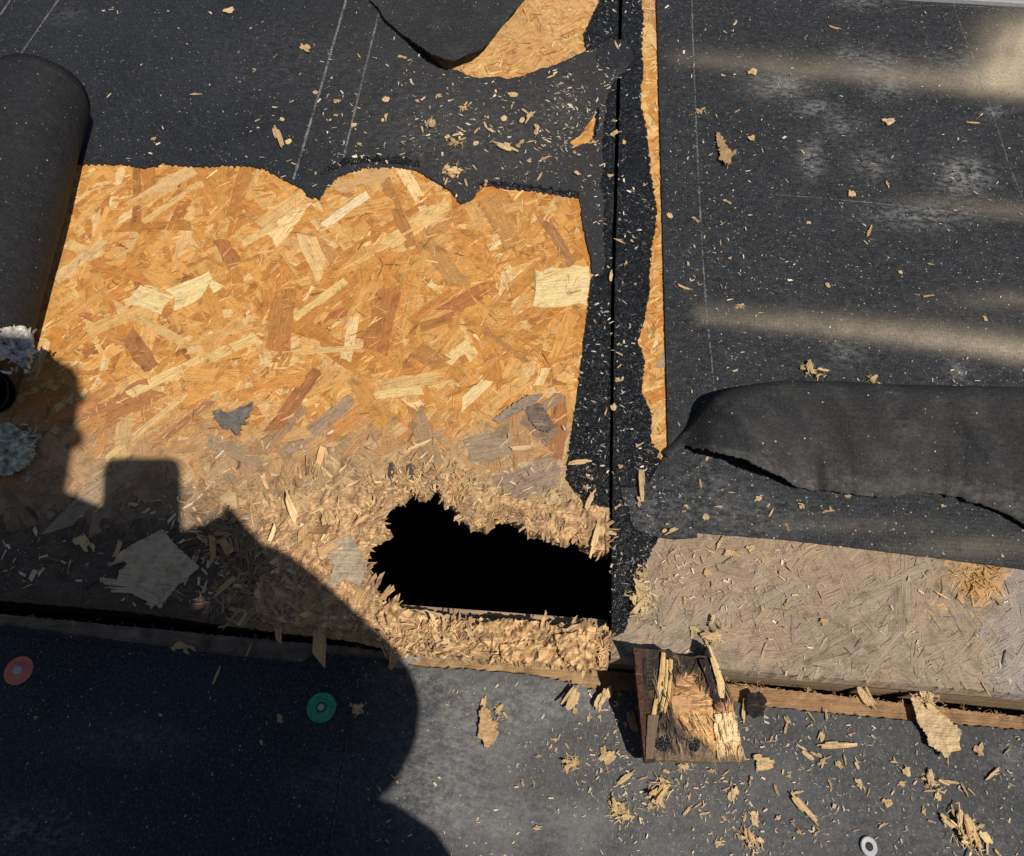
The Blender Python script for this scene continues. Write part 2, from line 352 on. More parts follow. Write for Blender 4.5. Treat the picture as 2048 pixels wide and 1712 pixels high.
ORANGE = [(.60, .29, .075), (.62, .32, .095), (.55, .245, .06), (.64, .36, .125), (.51, .215, .052)]
PALE = [(.76, .53, .25), (.70, .46, .20), (.66, .42, .17)]
RED = [(.36, .12, .04), (.40, .15, .05), (.30, .10, .035)]
GREY = [(.27, .20, .138), (.31, .235, .165), (.24, .175, .12)]
def weather(x, y):
    w = sm(770, 930, y + 45 * nz(x / 130, y / 130, 1) + 40 * nz(x / 40, y / 40, 2) + 25 * sm(400, 150, x) - 20)
    return w
def hole_near(x, y):      # how close to the rotten hole
    dx = max(760 - x, 0, x - 1220); dy = max(1000 - y, 0, y - 1240); return sm(150, 10, math.hypot(dx * .75, dy * 1.3) + 35 * nz(x / 50, y / 50, 8))
def left_col(x, y, r, kinds=None):
    k = r.random()
    c = r.choice(ORANGE) if k < .85 else r.choice(PALE) if k < .95 else mix(r.choice(RED), r.choice(ORANGE), r.random() * .7)
    w = weather(x, y) * r.uniform(.6, 1); g = mix(r.choice(GREY), (.42, .30, .19), r.random() * .8)
    c = mix(c, g, w * .85)
    hn = hole_near(x, y)
    if hn > 0: c = mix(c, r.choice([(.56, .40, .21), (.48, .33, .17), (.36, .24, .13), (.62, .46, .26)]), hn * .85)
    if x < 620: c = mix(c, (.085, .062, .052), sm(930, 1090, y + 40 * nz(x / 60, y / 60, 5)) * sm(600, 400, x) * .88)  # damp stain at lower left, deepened to carry the photographer's shadow in the colour
    v = r.uniform(.86, 1.08); return tuple(q * v for q in c)
def right_col(x, y, r):
    if x < 1345 and y < 1000:
        c = r.choice(ORANGE + PALE[1:]); c = mix(c, (.42, .29, .19), .35 * sm(120, 0, y)); v = r.uniform(.9, 1.1); return tuple(q * v for q in c)
    c = mix(r.choice(GREY), (.36, .27, .19), r.random() * .7); c = mix(c, (.42, .28, .15), .45 * sm(1180, 1080, y) * r.random())
    if x > 1860 and y < 1200: c = mix(c, (.52, .29, .11), sm(85, 25, math.hypot(x - 1955, (y - 1160))) * .75)
    c = mix(mix(c, (.262, .225, .18), .32), (.34, .235, .15), .5 * sm(-.1, .35, nz(x / 120, y / 60, 12) + .5 * sm(1240, 1090, y))) if not (x > 1880 and y < 1200) else c; c = mix(c, (.29, .27, .25), .6 * sm(1950, 2030, x)); v = r.uniform(1.02, 1.14); return tuple(q * v for q in c)

# ------------------------------------------------------------------ setting: ground far below, dark attic under the deck
m = MB(); m.add([(-1500, -1500, -4), (1500, -1500, -4), (1500, 1500, -4), (-1500, 1500, -4)], [(0, 1, 2, 3)], (.2, .2, .2))
tag(m.build('ground', M_GROUND), kind='structure')
def W(x, y): p = U(x, y); return p.x, p.y
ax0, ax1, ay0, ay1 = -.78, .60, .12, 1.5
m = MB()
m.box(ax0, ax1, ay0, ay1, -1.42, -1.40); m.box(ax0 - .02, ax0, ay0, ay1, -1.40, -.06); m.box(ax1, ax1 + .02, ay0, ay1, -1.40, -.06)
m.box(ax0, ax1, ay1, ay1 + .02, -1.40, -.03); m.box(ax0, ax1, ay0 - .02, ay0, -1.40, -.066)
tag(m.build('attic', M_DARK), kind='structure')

# ------------------------------------------------------------------ OSB panels
def flat(z, a=0.0, s=1.0, seed=0): return lambda x, y: z + a * (nz(x / 170 * s, y / 170 * s, seed) + .5)
r0 = random.Random(3)
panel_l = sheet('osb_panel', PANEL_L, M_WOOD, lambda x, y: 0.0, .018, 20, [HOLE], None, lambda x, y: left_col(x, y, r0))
tag(panel_l, 'large orange strand board panel with a rotted black hole in its corner', 'wood panel')
panel_r = sheet('osb_panel', PANEL_R, M_WOOD, lambda x, y: 0.0, .018, 24, (), None, lambda x, y: right_col(x, y, r0))
tag(panel_r, 'weathered grey brown strand board panel right of the tarred joint, bare along its front edge', 'wood panel')
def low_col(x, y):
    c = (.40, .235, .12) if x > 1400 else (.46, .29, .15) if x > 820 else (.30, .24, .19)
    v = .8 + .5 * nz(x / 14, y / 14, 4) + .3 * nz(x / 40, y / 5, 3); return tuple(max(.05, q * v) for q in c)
panel_low = sheet('osb_panel', loop(rag(STRIP_TOP, 3, 5, 95, .2), [(2900, 2600), (4800, 7500), (-4500, 7500), (-900, 2300)]), M_WOOD, lambda x, y: ZL, .018, 24, (), None, low_col)
tag(panel_low, 'lower strand board panel below the step, only its rough sawn edge strip bare', 'wood panel')

def strand(mb, x, y, L, Wd, deg, col, z, tilt=0.0, n=4, thick=.00035, r=rng, bend=0.0, jag=.25, taper=0.0):
    a, s = wang(x, y, deg); c = U(x, y, z); L *= s; w2 = Wd * mpp(x, y) * .5
    ca, sa = math.cos(a), math.sin(a); pts = []; uv = []; ox, oy = r.uniform(0, 9), r.uniform(0, 9)
    skew = r.uniform(-1, 1) * Wd * mpp(x, y) * .5
    for i in range(n + 1):
        t = i / n - .5
        for j in (-1, 0, 1):
            q = t * L; k = w2 * (1 - taper * abs(2 * t)) * (1 + r.uniform(-.2, .16))
            if i in (0, n): q += r.uniform(-jag, jag) * w2 * 1.6 + skew * j * (1 if i == 0 else -.6)
            yy = j * k
            pts.append((c.x + ca * q - sa * yy, c.y + sa * q + ca * yy, z + tilt * t * 2 + tilt * .3 * j + bend * (4 * t * t)))
            uv.append((q + ox, yy + oy))
    fs = []
    for i in range(n):
        for j in (0, 1): fs.append((i * 3 + j, (i + 1) * 3 + j, (i + 1) * 3 + j + 1, i * 3 + j + 1))
    if thick:
        b = len(pts); pts += [(p[0], p[1], p[2] - thick) for p in pts]; uv += uv
        for i in range(n):
            fs.append((i * 3 + b, (i + 1) * 3 + b, (i + 1) * 3, i * 3)); fs.append((i * 3 + 2, (i + 1) * 3 + 2, (i + 1) * 3 + 2 + b, i * 3 + 2 + b))
        fs += [(0, 1, 1 + b, b), (1, 2, 2 + b, 1 + b)]; e = n * 3; fs += [(e + 1, e, e + b, e + 1 + b), (e + 2, e + 1, e + 1 + b, e + 2 + b)]
    mb.add(pts, fs, col, uv)

def sample(poly, n, r, holes=()):
    P = np.array(poly); lo = P.min(0); hi = P.max(0); out = []
    while len(out) < n:
        q = np.array([(r.uniform(max(lo[0], -260), min(hi[0], 2300)), r.uniform(max(lo[1], -30), min(hi[1], 1740))) for _ in range(n)])
        k = inside(poly, q[:, 0], q[:, 1])
        for h in holes: k &= ~inside(h, q[:, 0], q[:, 1])
        out += q[k].tolist()
    return out[:n]
def put_strands(panel, region, n_parts, n_stuff, colf, r, big=(70, 190), small=(26, 120), holes=(), deck=None, zmax=.0009):
    pl = []
    for (x, y) in sample(region, n_parts + n_stuff, r, holes): pl.append((x, y))
    st = MB()
    for i, (x, y) in enumerate(pl):
        part = i >= n_stuff
        k = r.random(); deg = r.gauss(33, 16) if k < .45 else r.gauss(-55, 18) if k < .68 else r.uniform(-90, 90)
        lo, hi = big if part else small
        L = r.uniform(lo, hi); wd = r.uniform(.1, .36) * L if L < 90 else r.uniform(12, 42); wd = max(3, min(wd, 46 if part else 24))
        if holes:
            hx, hy = .5 * L * math.cos(math.radians(deg)), -.5 * L * math.sin(math.radians(deg))
            if any(inside(h, x + hx, y + hy)[0] or inside(h, x - hx, y - hy)[0] or inside(h, x, y + 14)[0] or inside(h, x, y - 14)[0] for h in holes): L = min(L * .35, 22); wd = min(wd, 5)
        if deck is not None:
            dx, dy = .5 * L * math.cos(math.radians(deg)), -.5 * L * math.sin(math.radians(deg))
            if not (inside(deck, x + dx, y + dy)[0] and inside(deck, x - dx, y - dy)[0]): L *= .3; wd = min(wd, 10)
        z = (.00055 + (zmax - .00055) * r.random()) if part else .0001 + .00042 * r.random()
        col = colf(x, y, r)
        wz = weather(x, y) if y > 500 else 0
        tl = r.uniform(-.0005, .0005) if part else r.uniform(-.0002, .0002)
        if part:
            mb = MB(); strand(mb, x, y, L, wd, deg, col, z, tl, 6, .0005, r); mb.build('strand', M_WOOD, panel)
        else: strand(st, x, y, L, wd, deg, col, z, tl, 3, .0002, r)
    tag(st.build('small_strands', M_WOOD, panel), kind='stuff')

r1 = random.Random(11)
DECK_LIN = [(-300, 250), (1212, 250), (1208, 1000), (1214, 1020), (1214, 1300), (870, 1292), (770, 1276), (700, 1260), (456, 1230), (245, 1200), (0, 1180), (-300, 1150)]
REG_L = [(-250, 325), (1185, 320), (1188, 540), (1188, 1010), (1200, 1020), (1200, 1095), (1120, 1080), (1000, 1035), (890, 1000), (780, 995), (730, 1090), (735, 1180), (780, 1215), (760, 1280), (700, 1266), (245, 1205), (-250, 1150)]
REG_T = [(880, -20), (1205, -20), (1180, 110), (1000, 165), (890, 140)]
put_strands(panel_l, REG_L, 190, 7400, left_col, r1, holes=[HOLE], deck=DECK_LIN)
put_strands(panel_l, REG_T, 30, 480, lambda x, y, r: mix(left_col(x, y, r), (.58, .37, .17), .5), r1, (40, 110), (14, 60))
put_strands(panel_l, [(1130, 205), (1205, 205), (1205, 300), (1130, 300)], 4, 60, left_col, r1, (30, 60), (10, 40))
def shred(mb, c, L, w, az, pitch, col, curl=0.0, n=3, r=rng):
    pts = []; uv = []; p = Vector(c); ox, oy = r.uniform(0, 9), r.uniform(0, 9)
    sx, sy = -math.sin(az), math.cos(az); roll = r.uniform(-.5, .5); k0, k1 = r.uniform(.6, 1), r.uniform(.15, 1) if w < .18 * L else r.uniform(.6, 1); e0, e1 = r.uniform(-.16, .16) * L, r.uniform(-.22, .22) * L
    for i in range(n + 1):
        k = w * .5 * (k0 + (k1 - k0) * i / n) * r.uniform(.85, 1.15); ph = pitch + curl * i / n
        dv = Vector((math.cos(az) * math.cos(ph), math.sin(az) * math.cos(ph), math.sin(ph)))
        o = dv * (e0 if i == 0 else e1 if i == n else 0)
        pts += [(p.x + sx * k + o.x, p.y + sy * k + o.y, p.z + roll * k + o.z), (p.x - sx * k - o.x, p.y - sy * k - o.y, p.z - roll * k - o.z)]
        uv += [(ox + L * i / n, oy + k), (ox + L * i / n, oy - k)]
        p = p + dv * (L / n)
    mb.add(pts, [(2 * i, 2 * i + 2, 2 * i + 3, 2 * i + 1) for i in range(n)], col, uv)
def slivers(panel, region, n, colf, r, holes=(), size=(8, 30), dark=.07, deck=None):
    mb = MB()
    for (x, y) in sample(region, n, r, holes):
        if deck is not None and not inside(deck, x, y + 8)[0]: continue
        k = r.random(); deg = r.gauss(33, 22) if k < .5 else r.uniform(-90, 90); s = mpp(x, y); az, _s = wang(x, y, deg); L = r.uniform(*size) * s
        c = colf(x, y, r); c = tuple(q * .38 for q in c) if r.random() < dark else mix(c, (.84, .62, .34), r.random() * .38 * (1 - .6 * weather(x, y)))
        shred(mb, U(x, y, .0007 + .0005 * r.random()), L, max(.9 * s, L * r.uniform(.05, .17)), az, r.gauss(0, .03), c, r.gauss(0, .06), 2, r)
    tag(mb.build('fine_slivers', M_WOOD, panel), kind='stuff')
# the strands that stand out one by one
for (x, y, L, wd, deg, c) in [
    (1118, 574, 116, 96, 4, (.86, .66, .33)), (388, 578, 100, 60, 24, (.86, .66, .32)), (300, 598, 70, 46, -20, (.84, .64, .32)),
    (330, 372, 140, 40, 31, (.70, .44, .20)), (570, 415, 120, 34, 34, (.72, .44, .17)), (690, 420, 110, 20, 35, (.84, .66, .40)), (520, 468, 80, 18, 28, (.76, .50, .2)),
    (835, 448, 150, 34, 35, (.76, .50, .2)), (795, 420, 150, 22, -68, (.46, .22, .07)), (880, 520, 120, 40, -52, (.52, .27, .09)), (1115, 480, 110, 22, -58, (.42, .20, .08)),
    (280, 705, 85, 34, -55, (.40, .18, .065)), (262, 800, 110, 62, 30, (.45, .20, .07)), (590, 800, 150, 30, 52, (.40, .16, .06)), (562, 640, 120, 50, 80, (.50, .22, .06)),
    (765, 640, 130, 50, 78, (.46, .19, .055)), (930, 600, 70, 40, 30, (.44, .17, .06)), (1120, 545, 70, 12, 22, (.80, .58, .25)), (345, 745, 190, 22, 27, (.78, .55, .24)),
    (295, 850, 210, 13, 39, (.76, .52, .24)), (455, 700, 120, 26, 24, (.74, .50, .2)), (795, 785, 95, 20, 6, (.80, .57, .25)), (950, 785, 72, 24, 42, (.84, .62, .30)),
    (820, 765, 110, 34, 8, (.68, .44, .17)), (915, 705, 60, 24, 40, (.80, .58, .27)), (860, 715, 60, 40, -30, (.46, .21, .07)), (650, 700, 130, 14, 3, (.72, .48, .2)),
    (160, 520, 130, 30, 40, (.72, .47, .22)), (230, 640, 120, 30, 22, (.70, .42, .15)), (640, 600, 130, 22, 37, (.74, .5, .19)), (1010, 690, 110, 14, -38, (.48, .23, .08)),
    (480, 380, 100, 26, 75, (.50, .22, .06)), (1000, 440, 120, 40, -60, (.54, .28, .09)), (720, 360, 110, 50, 12, (.64, .38, .16)), (300, 395, 60, 24, 35, (.66, .36, .12)),
    (455, 505, 60, 30, -60, (.44, .18, .06)), (1060, 830, 150, 22, 30, (.33, .22, .135)), (1075, 850, 80, 44, -38, (.29, .19, .12)), (560, 860, 130, 34, 48, (.38, .23, .12)),
    (640, 850, 170, 30, 40, (.38, .26, .17)), (850, 880, 100, 40, -70, (.40, .26, .14)), (990, 890, 110, 60, 12, (.37, .27, .18)), (1060, 960, 110, 70, 20, (.34, .25, .18)),
    (230, 960, 150, 40, 35, (.42, .31, .2)), (160, 1010, 140, 40, 45, (.38, .29, .2)), (470, 905, 120, 26, -25, (.38, .26, .16))]:
    mb = MB(); strand(mb, x, y, L, wd, deg, tuple(q * .88 for q in c), .00095, r1.uniform(-.00025, .00025), 5, .0006, r1, jag=.22); mb.build('strand', M_WOOD, panel_l)
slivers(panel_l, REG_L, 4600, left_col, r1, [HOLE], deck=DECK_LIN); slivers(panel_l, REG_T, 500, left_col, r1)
r2 = random.Random(23)
DECK_IN = [(1226, 900), (1226, 1306), (1457, 1333), (1663, 1348), (1850, 1364), (2048, 1382), (2700, 1440), (2700, 900)]
REG_R = [(1270, 1090), (1400, 1072), (1740, 1104), (2290, 1178), (2290, 1402), (1660, 1350), (1430, 1334), (1230, 1308)]
put_strands(panel_r, REG_R, 170, 1500, right_col, r2, (60, 170), (26, 110), deck=DECK_IN)
REG_S = [(1275, -20), (1330, -20), (1345, 560), (1350, 930), (1300, 945), (1262, 690), (1285, 400)]
put_strands(panel_r, REG_S, 60, 500, right_col, r2, (30, 80), (10, 44), deck=[(1248, -200), (1400, -200), (1400, 1000), (1236, 1000), (1240, 500)])

slivers(panel_r, REG_R, 420, right_col, r2, (), (8, 36), .2, DECK_IN); slivers(panel_r, REG_S, 300, right_col, r2)
# ------------------------------------------------------------------ rotten wood: shredded flakes standing up round the hole
ROT_COL = [(.67, .41, .20), (.60, .36, .17), (.78, .54, .29), (.50, .29, .14), (.38, .22, .12), (.73, .47, .22), (.27, .16, .09)]
def shreds(name, pts_fn, n, parent, zb, size=(8, 34), lift=(0, .006), cols=ROT_COL, r=rng, mat=M_WOOD, wf=(.05, .22), pitch=.35, bundle=5):
    mb = MB(); k = 0
    while k < n:
        x, y, f = pts_fn(r); s = mpp(x, y); az0 = r.uniform(0, 2 * math.pi); c0 = r.choice(cols); st = sm(-.05, .35, nz(x / 55, y / 42, 31) + .5 * nz(x / 18, y / 16, 32)); c0 = mix(c0, (.23, .16, .11), .6 * st * (parent is panel_l)); c0 = mix(c0, (.10, .075, .06), .65 * sm(620, 480, x) * sm(1000, 1080, y)) if parent is panel_l else c0; z0 = zb + r.uniform(*lift) * f; sz = r.uniform(*size); p0 = r.gauss(0, pitch) * f  # lower-left fibres also darkened in colour where the photographer's shadow lies
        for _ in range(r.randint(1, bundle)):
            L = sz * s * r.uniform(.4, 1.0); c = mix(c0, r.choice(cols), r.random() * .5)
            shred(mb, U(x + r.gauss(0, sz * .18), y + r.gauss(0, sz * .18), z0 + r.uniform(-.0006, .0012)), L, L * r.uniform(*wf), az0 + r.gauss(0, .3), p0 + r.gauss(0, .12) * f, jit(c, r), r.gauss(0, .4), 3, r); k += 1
    return tag(mb.build(name, mat, parent), kind='stuff')
def rim_pt(r):
    while True:
        h = r.choice(HOLE); d = abs(r.gauss(0, 34)); a = r.uniform(0, 6.3); x, y = h[0] + d * math.cos(a), h[1] + d * math.sin(a) * .7
        if x < 1214 and y < 1215 and min((h_[0] - x) ** 2 + (h_[1] - y) ** 2 for h_ in HOLE[::3]) > 60 and not inside(HOLE, x, y)[0]: return x, y, .5 + .6 * math.exp(-d / 25)
def left_rot(r):
    while True:
        x, y = r.gauss(640, 100), r.gauss(1120, 85)
        if y < 1196 + .098 * x and not inside(HOLE, x, y)[0] and x < 1200: return x, y, .8
def mid_rot(r):
    while True:
        x, y = r.uniform(400, 1200), r.gauss(1005, 40)
        if y > 840 and not inside(HOLE, x, y)[0]: return x, y, .55
def low_rot(r):
    while True:
        x, y = r.uniform(770, 1214), r.gauss(1272 + (r.random() - .5) * 50, 20)
        if 1250 + (x - 800) * .032 < y < 1338 - (1214 - x) * .085 and not inside(HOLE, x, y)[0]: return x, y, 1.0
ra = random.Random(5)
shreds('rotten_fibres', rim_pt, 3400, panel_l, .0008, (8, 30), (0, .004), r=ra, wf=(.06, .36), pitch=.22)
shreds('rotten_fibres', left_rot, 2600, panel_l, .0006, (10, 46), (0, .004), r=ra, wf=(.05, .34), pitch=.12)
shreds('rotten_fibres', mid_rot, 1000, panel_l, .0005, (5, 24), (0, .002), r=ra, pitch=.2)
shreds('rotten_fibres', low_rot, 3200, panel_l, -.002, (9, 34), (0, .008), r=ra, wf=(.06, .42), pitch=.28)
def wood_line(line, spread):
    def fn(r):
        i = r.randrange(len(line) - 1); u = r.random(); a, b = line[i], line[i + 1]
        x = a[0] + (b[0] - a[0]) * u; y = a[1] + (b[1] - a[1]) * u + r.gauss(0, spread)
        return (x, y, .5) if -20 < x < 2070 else fn(r)
    return fn
shreds('frayed_edge_fibres', wood_line([p for p in STRIP_TOP if 700 < p[0] < 2100], 3), 500, panel_low, ZL, (5, 14), (0, .002), [(.58, .38, .19), (.45, .28, .14), (.66, .46, .25)], ra, wf=(.06, .15))
shreds('frayed_edge_fibres', wood_line([p for p in STRIP_TOP if p[0] < 850], 3), 260, panel_low, ZL, (5, 14), (0, .002), [(.32, .26, .2), (.24, .19, .15), (.40, .32, .24)], ra, wf=(.06, .15))
def rp_pt(r):
    while True:
        x, y = r.gauss(1958, 26), r.gauss(1166, 24)
        if math.hypot(x - 1958, (y - 1166) * 1.05) < 48: return x, y, .4
shreds('rotten_fibres', rp_pt, 260, panel_r, .0008, (8, 30), (0, .0015), [(.60, .34, .12), (.50, .27, .09), (.66, .42, .18), (.4, .2, .07)], ra, pitch=.2)
# larger loose flakes of the rotten zone, each a part of the panel
rb = random.Random(77)
for _ in range(30):
    x, y, f = rb.choice((left_rot, left_rot, low_rot))(rb)
    while min(abs(h[0] - x) + abs(h[1] - y) for h in HOLE) < 44 or y < 1000: x, y, f = rb.choice((left_rot, left_rot, low_rot))(rb)
    s = mpp(x, y); mb = MB(); L = rb.uniform(28, 70) * s
    shred(mb, U(x, y, .003 + .004 * rb.random()), L, L * rb.uniform(.2, .5), rb.uniform(0, 6.3), rb.gauss(0, .22), jit(rb.choice(ROT_COL[:4]), rb), rb.gauss(0, .4), 4, rb)
    mb.build('strand', M_WOOD, panel_l)
# clumps of the rotted remnant between hole and step: uneven layered lumps
for (pts, zt) in [
    ([(770, 1214), (792, 1190), (800, 1215), (850, 1228), (870, 1250), (850, 1285), (800, 1282), (770, 1262), (750, 1230)], .004), ([(860, 1240), (930, 1240), (960, 1262), (940, 1300), (880, 1298), (850, 1270)], .002),
    ([(940, 1252), (1010, 1236), (1080, 1244), (1130, 1258), (1170, 1240), (1196, 1262), (1190, 1300), (1180, 1338), (1120, 1332), (1070, 1324), (1020, 1326), (990, 1300), (960, 1280)], .006),
    ([(1000, 1290), (1060, 1280), (1100, 1296), (1090, 1322), (1030, 1324), (1002, 1312)], .009), ([(1110, 1270), (1160, 1262), (1188, 1290), (1184, 1338), (1150, 1336), (1120, 1310)], .010)]:
    sheet('rotten_clump', loop(rag(pts + pts[:1], 5, 4, len(pts), .2)), M_WOOD, lambda x, y, z=zt: z + .006 * nz(x / 17, y / 17, 3) + .0025 * (1 - 2 * abs(nz((x + .5 * y) / 10, (y - .4 * x) / 19, 4))), .012, 4, (), panel_l,
          lambda x, y: tuple(c * (1 + .5 * nz(x / 11, y / 8, 9)) for c in ((.66, .43, .21) if nz(x / 16, y / 16, 6) > -.1 else (.46, .28, .14))), smooth=False)

ROTB = loop(rag([(455, 1000), (520, 975), (600, 990), (700, 960), (800, 945), (860, 925), (930, 975), (1010, 990), (1100, 1010), (1150, 1000), (1213, 1020)], 8, 5, 3, .1), [(1213, 1240)], [(1150, 1238), (1080, 1242), (1010, 1232), (930, 1228), (860, 1214), (790, 1222)], rag([(790, 1222), (775, 1284), (700, 1262), (600, 1248), (500, 1232), (520, 1150), (470, 1080), (455, 1000)], 6, 5, 4))
def edge_fade(x, y): return sm(930, 1015, y + 20 * nz(x / 40, y / 40, 3)) * sm(450, 600, x + 40 * nz(x / 50, y / 50, 6))
def rot_z(x, y):
    rd = 1 - abs(nz((x + .6 * y) / 11, (y - .5 * x) / 24, 5)) * 2
    return -.0004 + edge_fade(x, y) * (.0025 + .0035 * nz(x / 26, y / 26, 7) + .0022 * rd + .0012 * nz(x / 9, y / 11, 9))
sheet('rotten_surface', ROTB, M_WOOD, rot_z, .012, 4.5, [HOLE], panel_l, lambda x, y: tuple(c * (1 + .45 * nz(x / 5, y / 9, 9)) for c in mix((.60, .38, .19), (.36, .22, .12), sm(-.15, .3, nz(x / 22, y / 22, 6)))), smooth=False)

# rim board under the front edge
def rim_z(x, y): return -.0185
rim = sheet('rim_board', loop([(-700, 1060), (0, 1124), (600, 1180), (800, 1209), (1218, 1240), (1240, 1241), (2048, 1310), (2750, 1370)], [(2750, 1449), (2048, 1386.5), (1457, 1337), (1217, 1319), (1080, 1310), (960, 1298), (760, 1270), (700, 1246), (456, 1214), (245, 1183), (0, 1160), (-700, 1092)]), M_RIM, rim_z, .09, 40)
tag(rim, 'long weathered timber board running under the front edge of the upper deck', 'timber board')

# ------------------------------------------------------------------ tar on both sides of the joint
def tar_z(x, y): return .0018 + .0010 * nz(x / 9, y / 9, 2) + .0012 * nz(x / 3.6, y / 3.6, 3)
tl = sheet('tar_strip', TAR_L, M_TAR, tar_z, .0022, 5); tag(tl, 'rough glossy black tar strip left of the joint, beside the bare orange board', 'tar strip')
tr = sheet('tar_strip', TAR_R, M_TAR, tar_z, .0022, 5); tag(tr, 'rough glossy black tar strip right of the joint, ragged along a bare wood strip', 'tar strip')
jl = [(x - 5, y) for x, y in SEAM_R[:-1]] + [(SEAM_R[-1][0] - 5, 1308)]
sheet('joint_shade_strip', loop(jl, [(SEAM_R[-1][0] + .5, 1308)], [(x + .5, y) for x, y in SEAM_R[:-1][::-1]]), M_DARK, lambda x, y: -.003, .022, 8, (), tr)  # black strip added in the open joint to stand for its shade
# faint black tar rims along torn felt
for seg, w in (([(640, 350), (690, 325), (740, 318), (800, 322), (840, 330)], 5), ([(958, 366), (1016, 371), (1066, 374), (1158, 390)], 2.5)):
    up = [(x, y - w - 5 * (i % 2)) for i, (x, y) in enumerate(seg)]; dn = [(x, y + w) for x, y in seg]
    sheet('tar_smear', loop(rag(up, 9, 4, 5, .12), rag(dn[::-1], 6, 4, 6, .2)), M_TAR, lambda x, y: ZM + .0012 + .001 * nz(x / 4, y / 4, 7), .0025, 5, (), tl)

# ------------------------------------------------------------------ membranes
def blobs(lst):
    def f(x, y):
        v = 0
        for (bx, by, rx, ry, a) in lst:
            d = ((x - bx) / rx) ** 2 + ((y - by) / ry) ** 2
            if d < 4: v += a * math.exp(-d * 1.1)
        return v
    return f
SC1 = blobs([(130, 30, 40, 20, .25), (900, 260, 200, 90, .2), (1120, 200, 60, 60, .2), (600, 120, 240, 90, .12)])
def at1(x, y): return {'tint': 0.05 * sm(500, 1000, x) , 'scuff': min(1, SC1(x, y))}
def z1(x, y): return ZM + .0009 * (nz(x / 120, y / 120, 4) + .6) + .0008 * sm(520, 330, y) * 0
mem1 = sheet('roof_membrane', M1, M_MEM1, z1, .0016, 15, [M1_HOLE, M1_TEAR], None, None, at1)
tag(mem1, 'black felt roof membrane torn open over orange board, left of the tarred joint', 'roof membrane')
# lifted flap of the tear at the top
FL = loop(rag([(650, -420), (712, -120), (740, 0), (755, 14), (771, 39), (803, 67), (841, 93), (862, 107), (887, 117), (906, 121)], 2, 5, 15, .15), rag([(906, 121), (925, 112), (960, 98), (988, 74), (1013, 39), (1030, 18), (1048, 0), (1120, -100), (1195, -420)], 1.2, 6, 16))
def flap_z(x, y):
    t = sm(-330, 60, y); e = sm(740, 960, x)
    return .004 + .004 * t + .019 * t * e + .008 * sm(880, 1040, x - .4 * y) * t + .003 * nz(x / 70, y / 70, 5)
fl = sheet('torn_flap', FL, M_MEM1, flap_z, .0016, 12, (), mem1, None, lambda x, y: {'tint': .03, 'scuff': max(0, .05 + .15 * nz(x / 50, y / 30, 2))})
fl['label'] = 'lifted curled flap of felt over the torn opening'

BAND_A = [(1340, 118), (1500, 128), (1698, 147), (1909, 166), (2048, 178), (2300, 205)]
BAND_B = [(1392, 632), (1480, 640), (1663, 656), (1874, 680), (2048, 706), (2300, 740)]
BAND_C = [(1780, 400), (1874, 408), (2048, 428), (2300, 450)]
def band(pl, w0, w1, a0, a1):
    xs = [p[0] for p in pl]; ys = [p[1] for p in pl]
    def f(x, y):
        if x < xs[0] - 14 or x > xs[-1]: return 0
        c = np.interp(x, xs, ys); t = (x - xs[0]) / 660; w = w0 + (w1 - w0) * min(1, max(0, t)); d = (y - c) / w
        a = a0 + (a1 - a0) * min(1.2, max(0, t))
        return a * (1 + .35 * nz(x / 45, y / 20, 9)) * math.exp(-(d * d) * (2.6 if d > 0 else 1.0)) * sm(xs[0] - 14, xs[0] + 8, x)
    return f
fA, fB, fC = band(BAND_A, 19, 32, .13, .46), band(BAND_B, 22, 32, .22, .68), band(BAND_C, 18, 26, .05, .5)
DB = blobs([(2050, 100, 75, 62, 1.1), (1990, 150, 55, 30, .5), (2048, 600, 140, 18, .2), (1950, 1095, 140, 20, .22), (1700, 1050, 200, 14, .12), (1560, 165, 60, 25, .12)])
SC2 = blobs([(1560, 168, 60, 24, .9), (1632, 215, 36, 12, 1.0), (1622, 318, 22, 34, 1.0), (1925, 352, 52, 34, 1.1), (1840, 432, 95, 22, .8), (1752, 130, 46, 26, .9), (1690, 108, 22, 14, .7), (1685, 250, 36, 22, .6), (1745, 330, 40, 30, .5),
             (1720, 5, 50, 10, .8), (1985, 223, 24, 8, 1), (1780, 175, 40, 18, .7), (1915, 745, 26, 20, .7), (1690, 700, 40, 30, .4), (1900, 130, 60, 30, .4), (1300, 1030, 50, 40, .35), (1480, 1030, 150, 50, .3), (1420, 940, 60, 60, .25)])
def at2(x, y): return {'tint': min(1, fA(x, y) + fB(x, y) + fC(x, y) + DB(x, y) * (1 + .5 * nz(x / 30, y / 30, 3))), 'scuff': min(1, SC2(x, y) + .08)}  # tan tone along the bands, stronger towards the right
def z2(x, y): return ZM + .0007 * (nz(x / 130, y / 130, 14) + .6) + .004 * min(1, fB(x, y + 8) * .8 + fA(x, y + 8) * .7) + (.0016 if x > 1391 + (y - 900) * .02 and y > 880 else 0)
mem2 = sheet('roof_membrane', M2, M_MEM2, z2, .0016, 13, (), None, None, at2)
tag(mem2, 'black woven roof membrane right of the joint with tan bands and a torn bulge', 'roof membrane')
